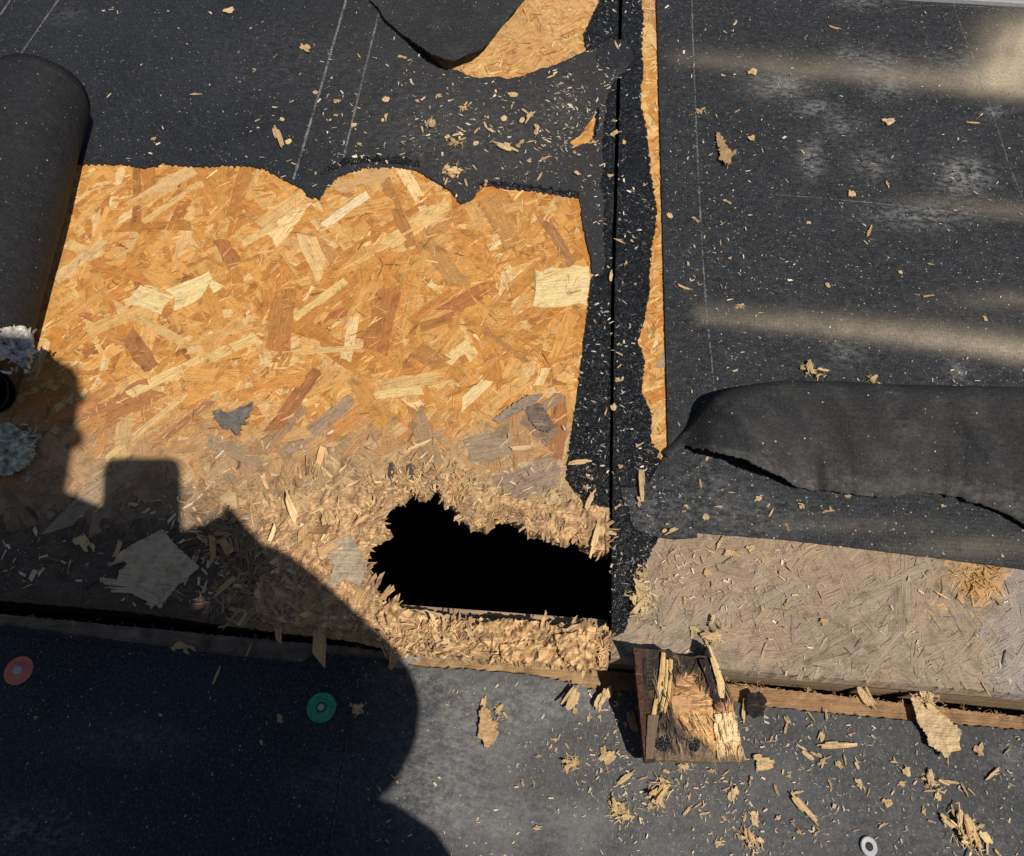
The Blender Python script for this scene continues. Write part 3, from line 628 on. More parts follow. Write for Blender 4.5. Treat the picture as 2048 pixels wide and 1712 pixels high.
# torn bulge on the right membrane: a loft from its ragged lower lip over the ridge down to the sheet behind
E_ = [(1338, 916), (1369, 890), (1400, 896), (1429, 903), (1460, 910), (1488, 918), (1510, 928), (1530, 939), (1565, 953), (1590, 972), (1618, 979), (1646, 980), (1684, 986), (1720, 989), (1758, 994), (1800, 990), (1849, 986), (1895, 989), (1944, 1003), (1996, 1019), (2048, 1047), (2140, 1090), (2260, 1130)]
R_ = [(1334, 914), (1364, 884), (1386, 862), (1402, 840), (1418, 819), (1434, 808), (1453, 799), (1470, 794), (1495, 788), (1530, 782), (1572, 777), (1610, 776), (1663, 777), (1700, 778), (1750, 781), (1804, 784), (1850, 785), (1900, 786), (1950, 787), (2000, 788), (2048, 789), (2140, 792), (2260, 796)]
def resample(pl, n, am=0, seed=0):
    P = np.array(pl, float); 
    i = np.linspace(0, len(P) - 1, n); k = np.arange(len(P)); x = np.interp(i, k, P[:, 0]); y = np.interp(i, k, P[:, 1])
    if am: y = y + np.array([am * (nz(q * 1.1, seed) + .8 * nz(q * 3.1, seed + 2) + .6 * nz(q * 9, seed + 4)) for q in i * 2])
    return list(zip(x.tolist(), y.tolist()))
NS, NC = 170, 22
Es, Rs = resample(E_, NS, 5.0, 3), resample(R_, NS)
mb = MB(); at = {'tint': [], 'scuff': []}
for i in range(NS):
    u = i / (NS - 1) * (len(E_) - 1); g = sm(0, 7, u)
    ze = .005 + .025 * sm(.3, 3.5, u) * sm(11, 6, u) + .005 * sm(10.5, 11.5, u) * sm(14.5, 13, u) + .008 * sm(15, 19, u); zr = .006 + .031 * g
    e, q = U(*Es[i], ze), U(*Rs[i], zr)
    for j in range(NC + 1):
        t = j / NC
        if t <= .78:
            k = t / .78; p = e.lerp(q, k); p.z = ze + (zr - ze) * (.62 * k + .38 * math.sin(k * math.pi / 2))
            p.z += g * (.0045 * nz(p.x * 16, p.y * 26, 3) + 0.0045 * (1 - 3 * abs(nz(p.x * 22 + p.y * 14, p.y * 9, 8)))) * math.sin(math.pi * min(k, .96))
        else:
            k = (t - .78) / .22; p = q + Vector((-.004 * k, (.006 + .016 * g) * math.sin(k * math.pi / 2), 0)); p.z = zr + (ZM + .001 - zr) * (1 - math.cos(k * math.pi / 2))
        mb.add([p], [], (.5, .5, .5)); at['tint'].append(.03 if t > .1 else .08); at['scuff'].append(max(0, .05 + .16 * sm(.25, .05, t) + .15 * nz(i / 9, j / 4, 2)))
n0 = len(mb.v)
mb.add([Vector(v) - Vector((0, 0, .0016)) for v in mb.v], [], (.5, .5, .5)); at = {k: v + v for k, v in at.items()}
for i in range(NS - 1):
    for j in range(NC):
        a = i * (NC + 1) + j; mb.f.append((a, a + NC + 1, a + NC + 2, a + 1))
        if j < 14: mb.f.append((a + n0, a + 1 + n0, a + NC + 2 + n0, a + NC + 1 + n0))
    a = i * (NC + 1); mb.f.append((a, a + n0, a + NC + 1 + n0, a + NC + 1))
bl = mb.build('torn_bulge', M_BULGE, mem2, True, at); bl['label'] = 'raised bulging fold of the torn sheet with a ragged lower lip'
# round smooth patch over the joint
th = [i * 2 * math.pi / 40 for i in range(40)]
pt = sheet('bitumen_patch', [(1229 + 37 * math.cos(a) * (1 + .08 * math.sin(3 * a)), 107 + 29 * math.sin(a) * (1 + .06 * math.cos(2 * a + 1))) for a in th], M_MEM1, lambda x, y: .0040 + .0012 * nz(x / 20, y / 20), .003, 8)
tag(pt, 'small round smooth grey patch bridging the tarred joint', 'patch')

SC3 = blobs([(960, 1440, 150, 80, .9), (880, 1560, 110, 90, .9), (1000, 1640, 200, 60, .55), (1080, 1400, 120, 40, .7), (840, 1350, 90, 40, .7), (260, 1480, 120, 40, .55), (60, 1660, 110, 50, .8), (650, 1560, 80, 60, .3), (1160, 1390, 60, 40, .6),
             (2030, 1520, 40, 40, .8), (1950, 1680, 90, 40, .5), (1300, 1650, 250, 60, .3), (1700, 1640, 250, 80, .25)])
def at3(x, y): return {'tint': .03 + .07 * sm(760, 900, x) + .42 * sm(700, 1000, x) * (.6 + nz(x / 80, y / 80, 6) * .6) * sm(2100, 1100, x), 'scuff': min(1, .65 * SC3(x, y))}
def z3(x, y): return ZLM + .0008 * (nz(x / 150, y / 150, 24) + .5)
mem3 = sheet('roof_membrane', M3, M_MEM3, z3, .0016, 16, (), None, None, at3)
tag(mem3, 'dusty grey black roof membrane on the lower deck below the step', 'roof membrane')
LAP = loop(rag([(-700, 1195), (0, 1266), (175, 1288), (351, 1310), (500, 1326), (600, 1337), (714, 1342)], 1, 10, 5), rag([(714, 1342), (701, 1410), (688, 1490), (671, 1600), (652, 1712), (560, 2300)], 1.5, 8, 6), [(-300, 7400), (-4400, 7400), (-880, 2290)])
lap = sheet('roof_membrane', LAP, M_MEM3, lambda x, y: ZLM + .0022 + .0006 * nz(x / 120, y / 120, 31), .0018, 18, (), None, None, lambda x, y: {'tint': .0, 'scuff': min(1, SC3(x, y)) * .8})
tag(lap, 'upper lap of membrane on the lower deck holding the red and green caps', 'roof membrane')

def ribbon(name, pl, wpx, z, parent, mat=M_CHALK, gap=.25, seed=0):
    mb = MB(); pts = rag(pl, .5, 5, seed); wz_ = z if callable(z) else (lambda x, y: z); V = []
    for i, p in enumerate(pts):
        a, b = pts[max(0, i - 1)], pts[min(len(pts) - 1, i + 1)]; L = math.hypot(b[0] - a[0], b[1] - a[1]) or 1; nx, ny = -(b[1] - a[1]) / L, (b[0] - a[0]) / L
        w = wpx * .5 * (.7 + .5 * nz(p[0] / 7, p[1] / 7, seed + 1)); V += [U(p[0] + nx * w, p[1] + ny * w, wz_(*p)), U(p[0] - nx * w, p[1] - ny * w, wz_(*p))]
    mb.add(V, [(2 * i, 2 * i + 1, 2 * i + 3, 2 * i + 2) for i in range(len(pts) - 1)], (gap, gap, gap)); return mb.build(name, mat, parent)
zc1 = lambda x, y: z1(x, y) + .0004
zc2 = lambda x, y: z2(x, y) + .0005
for i, (pl, w) in enumerate([([(752, -200), (692, 0), (640, 180), (587, 358)], 6), ([(812, -130), (763, 5), (722, 170), (687, 315)], 5), ([(150, -60), (116, 0), (47, 100), (30, 125)], 4), ([(30, -20), (18, 4), (0, 30)], 4)]):
    ribbon('chalk_line', pl, w, zc1, mem1, gap=.1, seed=i)
for i, (pl, w, g) in enumerate([([(1383, -60), (1385, 60), (1392, 240), (1400, 420), (1411, 600), (1430, 790)], 4, .22), ([(1540, 388), (1640, 396), (1760, 407), (1900, 424), (2040, 442)], 2.4, .2),
                                ([(1900, -10), (1925, 60), (1985, 225), (2015, 320), (2050, 410)], 3.5, .3), ([(1765, 30), (1785, 19), (1830, 11), (1900, 11), (1970, 14), (2015, 22), (2030, 35)], 2.2, .3)]):
    ribbon('chalk_line', pl, w, zc2, mem2, gap=g, seed=10 + i)
ribbon('chalk_line', [(1098, 1400), (1085, 1560), (1075, 1712)], 2.5, lambda x, y: z3(x, y) + .0005, mem3, gap=.45, seed=20)
ribbon('chalk_line', [(718, 1350), (705, 1412), (693, 1490), (676, 1600), (657, 1712)], 5, lambda x, y: z3(x, y) + .0006, mem3, gap=.35, seed=22)
ribbon('chalk_line', [(212, 1335), (186, 1440), (130, 1590), (120, 1640)], 2.2, lambda x, y: ZLM + .0032, lap, gap=.4, seed=21)

# metal flashing at the top right
p0, p1 = U(1770, -4), U(2750, 52); q0, q1 = U(1740, -50), U(2750, 0)
mb = MB(); vs_ = [p0, p1, q1, q0]; mb.add([v + Vector((0, 0, .004)) for v in vs_] + [v + Vector((0, 0, .001)) for v in vs_], [(0, 1, 2, 3), (0, 4, 5, 1), (1, 5, 6, 2), (2, 6, 7, 3), (3, 7, 4, 0)], (.4, .4, .4))
fo = mb.build('metal_flashing', M_FLASH)
tag(fo, 'thin grey metal flashing strip at the far right edge of the roof', 'flashing')
ob = MB(); a, b = U(1770, 0), U(2750, 57); n_ = Vector((0, -.0035, 0)); vs_ = [a, b, b + n_, a + n_]
ob.add([v + Vector((0, 0, .0085)) for v in vs_] + [v + Vector((0, 0, .003)) for v in vs_], [(3, 2, 1, 0), (3, 7, 6, 2), (0, 1, 5, 4)], (.6, .6, .6)); ob.build('folded_lip', M_ZINC, fo)

# ------------------------------------------------------------------ rolled-up membrane at the left
RR, ca_, cb_ = .060, Vector((-.665, .800, .064)), Vector((-.588, .380, .064))
root = empty('membrane_roll', (-.62, .62, 0), 'thick roll of black membrane lying along the left side of the bare board', 'roll')
ax = (cb_ - ca_); Lr = ax.length; ax.normalize(); sd = Vector((ax.y, -ax.x, 0)) * -1
mb = MB(); na, nl = 96, 30; at = {'tint': [], 'scuff': []}; turns = 2.1
for k in range(2):
    for i in range(na + 1):
        u = i / na; an = -math.pi * .42 + u * turns * 2 * math.pi; rad = RR - .0165 * u - (0 if k == 0 else .0016)
        for j in range(nl + 1):
            v = j / nl; dv = .006 * nz(an * 1.4, 3, 3) * (1 if j == nl else 0) + (.004 * nz(an, 8) if j == 0 else 0)
            wob = 1 + .03 * nz(v * 3, an, 4) + .02 * math.sin(an * 2 + 1)
            p = ca_ + ax * (Lr * v + dv) + sd * (math.cos(an) * rad * wob) + Vector((0, 0, math.sin(an) * rad * wob))
            mb.add([p], [], (.5, .5, .5)); at['tint'].append(.02); at['scuff'].append(.04)
n1 = (na + 1) * (nl + 1)
for i in range(na):
    for j in range(nl):
        a = i * (nl + 1) + j; mb.f.append((a, a + 1, a + nl + 2, a + nl + 1)); b = a + n1; mb.f.append((b, b + nl + 1, b + nl + 2, b + 1))
    for j in (0, nl): a = i * (nl + 1) + j; b = a + nl + 1; mb.f.append((a, b, b + n1, a + n1))
mb.build('rolled_sheet', M_ROLL, root, True, at)

# ------------------------------------------------------------------ cap nails and washer
def disc(mb, c, prof, n=36, nrm=None, col=(.5, .5, .5)):
    pts = []; fs = []
    for r_, z_ in prof:
        for i in range(n): a = 2 * math.pi * i / n; pts.append((c.x + r_ * math.cos(a), c.y + r_ * math.sin(a), c.z + z_))
    for k in range(len(prof) - 1):
        for i in range(n): j = (i + 1) % n; fs.append((k * n + i, k * n + j, (k + 1) * n + j, (k + 1) * n + i))
    fs.append(tuple((len(prof) - 1) * n + i for i in range(n))); mb.add(pts, fs, col)
def cap_nail(x, y, mc, mh, label, ring):
    c = U(x, y, ZLM + .0028); o = empty('cap_nail', c, label, 'cap nail')
    mb = MB(); disc(mb, c, [(.0128, 0), (.0128, .0009), (.0119, .0015), (.0110, .0011), (.0090, .0013), (.0084, .0010), (.0062, .0017), (.0045, .0018 if not ring else .0012)]); mb.build('cap', mc, o, False)
    if ring:
        mb = MB(); disc(mb, c + Vector((0, 0, .0013)), [(.0030, 0), (.0030, .0007), (.0022, .001)]); mb.build('nail_head', M_ZINC, o)
        mb = MB(); n = 28; pts = []; fs = []
        for r_, z_ in ((.0043, .0008), (.0042, .0016), (.0034, .0016), (.0031, .0008)):
            pts += [(c.x + r_ * math.cos(6.2832 * i / n), c.y + r_ * math.sin(6.2832 * i / n), c.z + z_) for i in range(n)]
        for k in range(3): fs += [(k * n + i, k * n + (i + 1) % n, (k + 1) * n + (i + 1) % n, (k + 1) * n + i) for i in range(n)]
        mb.add(pts, fs, (.1, .1, .1)); mb.build('collar', M_PATCH, o)
    else:
        mb = MB(); disc(mb, c + Vector((0, 0, .0016)), [(.0040, 0), (.0040, .0011), (.0031, .0016)]); mb.build('nail_head', mh, o)
cap_nail(38, 1341, M_RED, M_WHITEPL, 'faded red plastic cap nail with a pale centre in the lower membrane', False)
cap_nail(643, 1415, M_GREEN, M_PATCH, 'green plastic cap nail with a dark ringed centre in the lower membrane', True)
c = U(1737, 1693, ZLM + .0013); o = empty('washer', c, 'pale grey round washer with a dark screw in the lower membrane', 'washer')
mb = MB(); n = 32; pts = []; fs = []
for r_, z_ in ((.0075, 0), (.0075, .0012), (.0068, .0017), (.0036, .0015), (.0030, 0)): pts += [(c.x + r_ * .84 * math.cos(6.2832 * i / n), c.y + r_ * .95 * math.sin(6.2832 * i / n), c.z + z_) for i in range(n)]
for k in range(4): fs += [(k * n + i, k * n + (i + 1) % n, (k + 1) * n + (i + 1) % n, (k + 1) * n + i) for i in range(n)]
mb.add(pts, fs, (.5, .5, .5)); mb.build('ring', M_WHITEPL, o)
mb = MB(); disc(mb, c, [(.0031, 0), (.0031, .0008), (.0018, .0011)]); mb.build('screw_head', M_PATCH, o)

# ------------------------------------------------------------------ charred plank fragment lying over the step
PL = [(1267, 1294), (1287, 1296), (1310, 1300), (1338, 1297), (1350, 1308), (1380, 1314), (1408, 1310), (1413, 1290), (1420, 1291), (1436, 1330), (1453, 1367), (1468, 1403), (1477, 1457), (1486, 1496), (1493, 1523), (1440, 1524), (1399, 1523), (1340, 1520), (1289, 1522)]
def pz(x, y):
    v = (y - 1294) / 228; xl = 1267 + 22 * v; u = (x - xl) / (148 + 56 * v)
    return (.026 * (1 - v) - .020 * v) * (1 - u) + (.012 * (1 - v) - .034 * v) * u
PALE_P = [(1346, 1364), (1368, 1348), (1394, 1346), (1412, 1372), (1430, 1398), (1436, 1420), (1462, 1395), (1474, 1440), (1482, 1480), (1489, 1512), (1455, 1514), (1425, 1498), (1395, 1476), (1368, 1460), (1350, 1430), (1338, 1400)]
def pale_amt(x, y):
    P = np.array(PALE_P, float); A, B = P, np.roll(P, -1, 0); d = B - A; t = np.clip((((x - A[:, 0]) * d[:, 0] + (y - A[:, 1]) * d[:, 1]) / (d ** 2).sum(1)), 0, 1)
    dist = np.hypot(A[:, 0] + d[:, 0] * t - x, A[:, 1] + d[:, 1] * t - y).min()
    sg = 1 if inside(PALE_P, x, y)[0] else -1
    return sm(-7, 9, sg * dist + 9 * nz(x / 6, y / 16, 2) + 5 * nz(x / 2.5, y / 5, 4))
def pcol(x, y):
    q = pale_amt(x, y)
    pale = mix((.63, .38, .16), (.44, .22, .09), sm(-.1, .5, nz(x / 12, y / 9, 7) + .4 * sm(1425, 1380, x) * sm(1440, 1400, y)))
    if x > 1432 and y > 1424: pale = mix(pale, (.78, .60, .35), .7)
    if x < 1290 + (y - 1294) * .09: dk = mix((.075, .034, .024), (.04, .024, .02), sm(1274, 1290, x - (y - 1294) * .09))
    else: dk = mix((.030, .023, .020), (.19, .135, .09), max(0, min(1, .9 * sm(1430, 1520, y) + .9 * nz(x / 9, y / 20, 4))))
    c = mix(dk, pale, q); v = 1 + .4 * nz(x / 3, y / 8, 8); return tuple(max(.004, k * v) for k in c)
pk = empty('charred_plank', U(1380, 1420, ZLM), 'broken charred plank fragment with pale torn splinters propped over the step', 'plank')
sheet('plank_body', loop(rag(PL[:11], 2, 4, 4, .25), rag(PL[10:15], 1, 6, 5), rag(PL[14:], 1.5, 5, 6), rag([PL[-1], PL[0]], 1, 8, 7)), M_WOOD, lambda x, y: pz(x, y) + .001 * nz(x / 6, y / 6, 3) - .0018 * pale_amt(x, y) + .0008 * nz(x / 3, y / 3, 6), .011, 3, (), pk, pcol, smooth=False)
def pstrip(pts_l, pts_r, col, h, name='splinter', n=10):
    mb = MB(); L = resample(pts_l, n); Rr = resample(pts_r, n); V = []; uv = []
    for i, (a, b) in enumerate(zip(L, Rr)):
        hh = h * (1 - .6 * (i / (n - 1)))
        mx, my = (a[0] + b[0]) / 2, (a[1] + b[1]) / 2
        for (x, y), z in ((a, -.002), (a, hh * .8), ((mx, my), hh + .0006 * nz(i * 1.3, 2)), (b, hh * .9), (b, -.002)): V.append(U(x, y, pz(x, y) + z)); uv.append((y * .0005, x * .0005))
    fs = [(i * 5 + j, i * 5 + j + 1, i * 5 + j + 6, i * 5 + j + 5) for i in range(n - 1) for j in range(4)] + [(0, 1, 2, 3, 4), tuple((n - 1) * 5 + k for k in (4, 3, 2, 1, 0))]
    mb.add(V, fs, col, uv); return mb.build(name, M_WOOD, pk)
pstrip([(1323, 1304), (1318, 1355), (1312, 1385), (1303, 1430), (1294, 1475)], [(1331, 1306), (1330, 1355), (1324, 1388), (1314, 1425), (1297, 1477)], (.56, .37, .16), .004)
pstrip([(1332, 1318), (1331, 1350), (1326, 1390), (1318, 1424)], [(1337, 1320), (1337, 1352), (1333, 1390), (1325, 1424)], (.60, .41, .19), .0045)
pstrip([(1338, 1316), (1338.5, 1350), (1335, 1390), (1326, 1425)], [(1346, 1320), (1345, 1352), (1341, 1390), (1331, 1426)], (.58, .36, .15), .004)
pstrip([(1296, 1430), (1294, 1460), (1292, 1500), (1292, 1518)], [(1318, 1430), (1314, 1460), (1309, 1500), (1306, 1518)], (.15, .105, .07), .003)
pstrip([(1413, 1288), (1424, 1330), (1434, 1365), (1438, 1396)], [(1420, 1292), (1437, 1330), (1449, 1366), (1450, 1396)], (.64, .45, .22), .006)
pstrip([(1397, 1318), (1410, 1350), (1420, 1380), (1430, 1408)], [(1414, 1318), (1424, 1348), (1435, 1380), (1441, 1404)], (.022, .016, .018), .006)
pstrip([(1408, 1312), (1411, 1298), (1413, 1288)], [(1424, 1316), (1418, 1300), (1415, 1287)], (.02, .016, .014), .009)
pstrip([(1287, 1318), (1287, 1340), (1290, 1368)], [(1318, 1318), (1316, 1340), (1312, 1368)], (.026, .021, .019), .002, 'char_layer')
for i in range(8):
    y = 1316 + i * 8.3; pstrip([(1291 + i * .5, y), (1312, y + 1.0)], [(1291 + i * .5, y + 1.4), (1312, y + 2.2)], (.15, .12, .09), .0024, 'char_crack', 3)
for P_, c, h in [([(1342, 1394), (1364, 1388), (1384, 1392), (1382, 1412), (1366, 1430), (1346, 1424)], (.47, .26, .125), .0002), ([(1430, 1428), (1462, 1424), (1474, 1450), (1478, 1484), (1464, 1480), (1450, 1488), (1434, 1484), (1428, 1460)], (.74, .56, .31), .0004)]:
    sheet('pale_layer', loop(rag(P_ + P_[:1], 3, 3, int(h * 1e4), .3)), M_WOOD, lambda x, y, h=h: pz(x, y) + h + .0004 * nz(x / 5, y / 5), .003, 4, (), pk, lambda x, y, c=c: tuple(q * (1 + .35 * nz(x / 7, y / 3, 3)) for q in c), smooth=False)
mb = MB(); rp = random.Random(3)
while len(mb.v) < 300 * 8:
    x, y = rp.uniform(1296, 1490), rp.uniform(1316, 1516); q = pale_amt(x, y)
    if not inside(PL, x, y)[0] or x < 1300 + (y - 1316) * .09 or not inside(PL, x + 10, y + 30)[0]: continue
    deg = (rp.gauss(0, 12) if y < 1420 and x < 1432 else rp.gauss(-52, 8) if x < 1425 else rp.gauss(-80, 8)) if q > .4 else rp.gauss(-75, 14)
    az, s_ = wang(x, y, deg); L = rp.uniform(12, 34) * s_; k = rp.random()
    c = ((.68, .46, .22) if k < .4 else (.52, .30, .13) if k < .8 else (.24, .13, .07)) if q > .4 else ((.05, .038, .03) if k < .5 else (.16, .115, .08) if k < .85 else (.40, .28, .15))
    shred(mb, U(x, y, pz(x, y) + .0006 - .0012 * q), L, L * rp.uniform(.05, .16), az, rp.gauss(-.13, .06), jit(c, rp), rp.gauss(0, .15), 3, rp)
tag(mb.build('torn_fibres', M_WOOD, pk), kind='stuff')
mb = MB(); c = U(1438, 1413, pz(1438, 1413) + .001); disc(mb, c, [(.0042, 0), (.004, .0022), (.0025, .003)], 14, None, (.36, .17, .10)); mb.build('knot', M_WOOD, pk)
mb = MB()
for cx, cy, rad in ((1325, 1475, .009), (1388, 1485, .006)):
    c = U(cx, cy, pz(cx, cy) + .0008); n = 18
    pts = [(c.x + rad * (1 + .4 * nz(i, cx)) * math.cos(6.283 * i / n) * .75, c.y + rad * (1 + .4 * nz(i, cx)) * math.sin(6.283 * i / n) * 1.2, c.z + .001 * nz(i * .7, 3)) for i in range(n)]; mb.add(pts + [c], [(i, (i + 1) % n, n) for i in range(n)], (.006, .005, .005))
tag(mb.build('char_pit', M_TAR, pk))

# ------------------------------------------------------------------ wood chips, one object each
def chip_geo(mb, r, L, w, th, at=(0, 0, 0), az=0.0, curl=.1, teeth=.2, point=.5, col=(.66, .49, .29), pitch=0.0):
    """a splinter: parallel fibre bundles with uneven ends, each a bent prism"""
    m_ = r.randint(3, 5); cuts = sorted([-.5, .5] + [r.uniform(-.42, .42) for _ in range(m_ - 1)]); tw = r.uniform(-.2, .2); cl = r.uniform(-curl, curl) * L; side = r.uniform(-.25, .25) * point
    ca, sa = math.cos(az), math.sin(az); ox = r.uniform(0, 9); c0 = jit(col, r)
    for j in range(m_):
        y0, y1 = cuts[j] * w - .05 * w, cuts[j + 1] * w + .05 * w; ym = (cuts[j] + cuts[j + 1]) * .5
        a = -.5 + r.random() * teeth + point * .55 * max(0, abs(ym - side) * 2 - .25) * r.random(); b = .5 - r.random() * teeth - point * .8 * max(0, abs(ym + side) * 2 - .2) * r.uniform(.4, 1)
        if b - a < .2: b = a + .2
        zo = r.uniform(-.15, .3) * th; hh = th * r.uniform(.8, 1.2); n = 4; V = []; uv = []
        for i in range(n + 1):
            t = a + (b - a) * i / n; sh = 1 - (.5 * point if i in (0, n) else 0)
            for yy, zz in ((y0, 0), (y0 + (y1 - y0) * .03, hh), (y1 - (y1 - y0) * .03, hh * r.uniform(.85, 1.15)), (y1, 0)):
                yy = ym * w + (yy - ym * w) * sh; x = t * L + (yy - ym * w) * r.uniform(-.5, .5) * (1 if i in (0, n) else 0)
                z = zz + zo + cl * 4 * t * t + tw * t * yy * 2 + math.sin(pitch) * x
                V.append((at[0] + ca * x - sa * yy, at[1] + sa * x + ca * yy, at[2] + z + abs(min(0, cl)))); uv.append((x * .06 + ox, (yy + j * .37) * .06 + ox))
        fs = [(i * 4 + k, i * 4 + k + 1, i * 4 + k + 5, i * 4 + k + 4) for i in range(n) for k in range(3)] + [(0, 1, 2, 3), (n * 4 + 3, n * 4 + 2, n * 4 + 1, n * 4)]
        v = r.uniform(.92, 1.06); mb.add(V, [f[::-1] for f in fs], tuple(q * v for q in c0), uv)
def chip_mesh(seed, w, th, curl, teeth, point, extra=0):
    r = random.Random(seed); mb = MB(); chip_geo(mb, r, 1.0, w, th, (0, 0, th * .3), 0, curl, teeth, point)
    for _ in range(extra): chip_geo(mb, r, r.uniform(.3, .7), w * r.uniform(.2, .45), th * .7, (r.uniform(-.2, .2), r.uniform(-.2, .2) * w, th * .9), r.gauss(0, .3), curl, teeth, point)
    return mb.mesh('wood_chip', M_CHIP)
STICK = [chip_mesh(100 + i, .11 + .03 * (i % 3), .035, .07, .2, .8) for i in range(10)]
FLAKE = [chip_mesh(200 + i, .26 + .08 * (i % 3), .028, .12, .35, 1.0, i % 3) for i in range(10)]
BLOCKY = [chip_mesh(300 + i, .55, .06, .08, .3, .6, 2) for i in range(8)]
def clump_mesh(seed, mat=M_CHIP, n=9, base=None):
    r = random.Random(seed); mb = MB()
    for q in range(n):
        t = r.gauss(0, .17); L = r.uniform(.3, .75) if q < n * .6 else r.uniform(.15, .35)
        chip_geo(mb, r, L, L * r.uniform(.10, .34), .035, (t, r.gauss(0, .11), .02 + .09 * r.random()), r.gauss(0, .55) + (1.4 if r.random() < .15 else 0), .12, .3, .6, base or (.66, .49, .29), r.gauss(0, .18))
    for _ in range(n * 5):
        L = r.uniform(.06, .3); shred(mb, (r.gauss(0, .24), r.gauss(0, .17), .01 + .10 * r.random()), L, L * r.uniform(.06, .2), r.uniform(0, 6.28), r.gauss(0, .25), jit(base or (.70, .53, .32), r, .75, 1.15), r.gauss(0, .5), 2, r)
        for k in range(-6, 0): mb.u[k] = (mb.u[k][0] * .05, mb.u[k][1] * .05)
    return mb.mesh('wood_clump', mat)
def tuft_mesh(seed, base):
    r = random.Random(seed); mb = MB()
    for _ in range(900):
        a = r.uniform(0, 6.28); d = .5 * math.sqrt(r.random()); hgt = .22 * (1 - (d / .52) ** 2) * (1 + .5 * nz(math.cos(a) * d * 7, math.sin(a) * d * 7, seed)); L = r.uniform(.05, .2)
        shred(mb, (d * math.cos(a), d * math.sin(a) * .85, hgt * r.uniform(.5, 1)), L, L * r.uniform(.05, .22), a + r.gauss(0, 1.1), r.gauss(.1, .5), jit(base, r, .5, 1.15), r.gauss(0, .7), 3, r)
    mb.u = [(u[0] * .05, u[1] * .05) for u in mb.u]
    return mb.mesh('fibre_tuft', M_FLUFF)
CLUMP = [clump_mesh(400 + i, n=8 + 2 * i) for i in range(6)]
KINDS = {'s': STICK, 'f': FLAKE, 'b': BLOCKY, 'c': CLUMP}
count = {'n': 0}
def chip(x, y, L, deg, kind, z, label, cat='wood chip', group=None, name='wood_chip', wmul=1.0, tilt=0.0, r=rng, mesh=None):
    me = mesh or r.choice(KINDS[kind]); a, s = wang(x, y, deg, z)
    o = bpy.data.objects.new(name, me); COL.objects.link(o); o.location = U(x, y, z); k = L * s; o.scale = (k, k * wmul, k * .9); o.rotation_euler = (tilt * .5, -tilt, a)
    tag(o, label, cat, group); count['n'] += 1; return o
ZD, ZLC = ZM + .0012, ZLM + .0012
rc = random.Random(31)
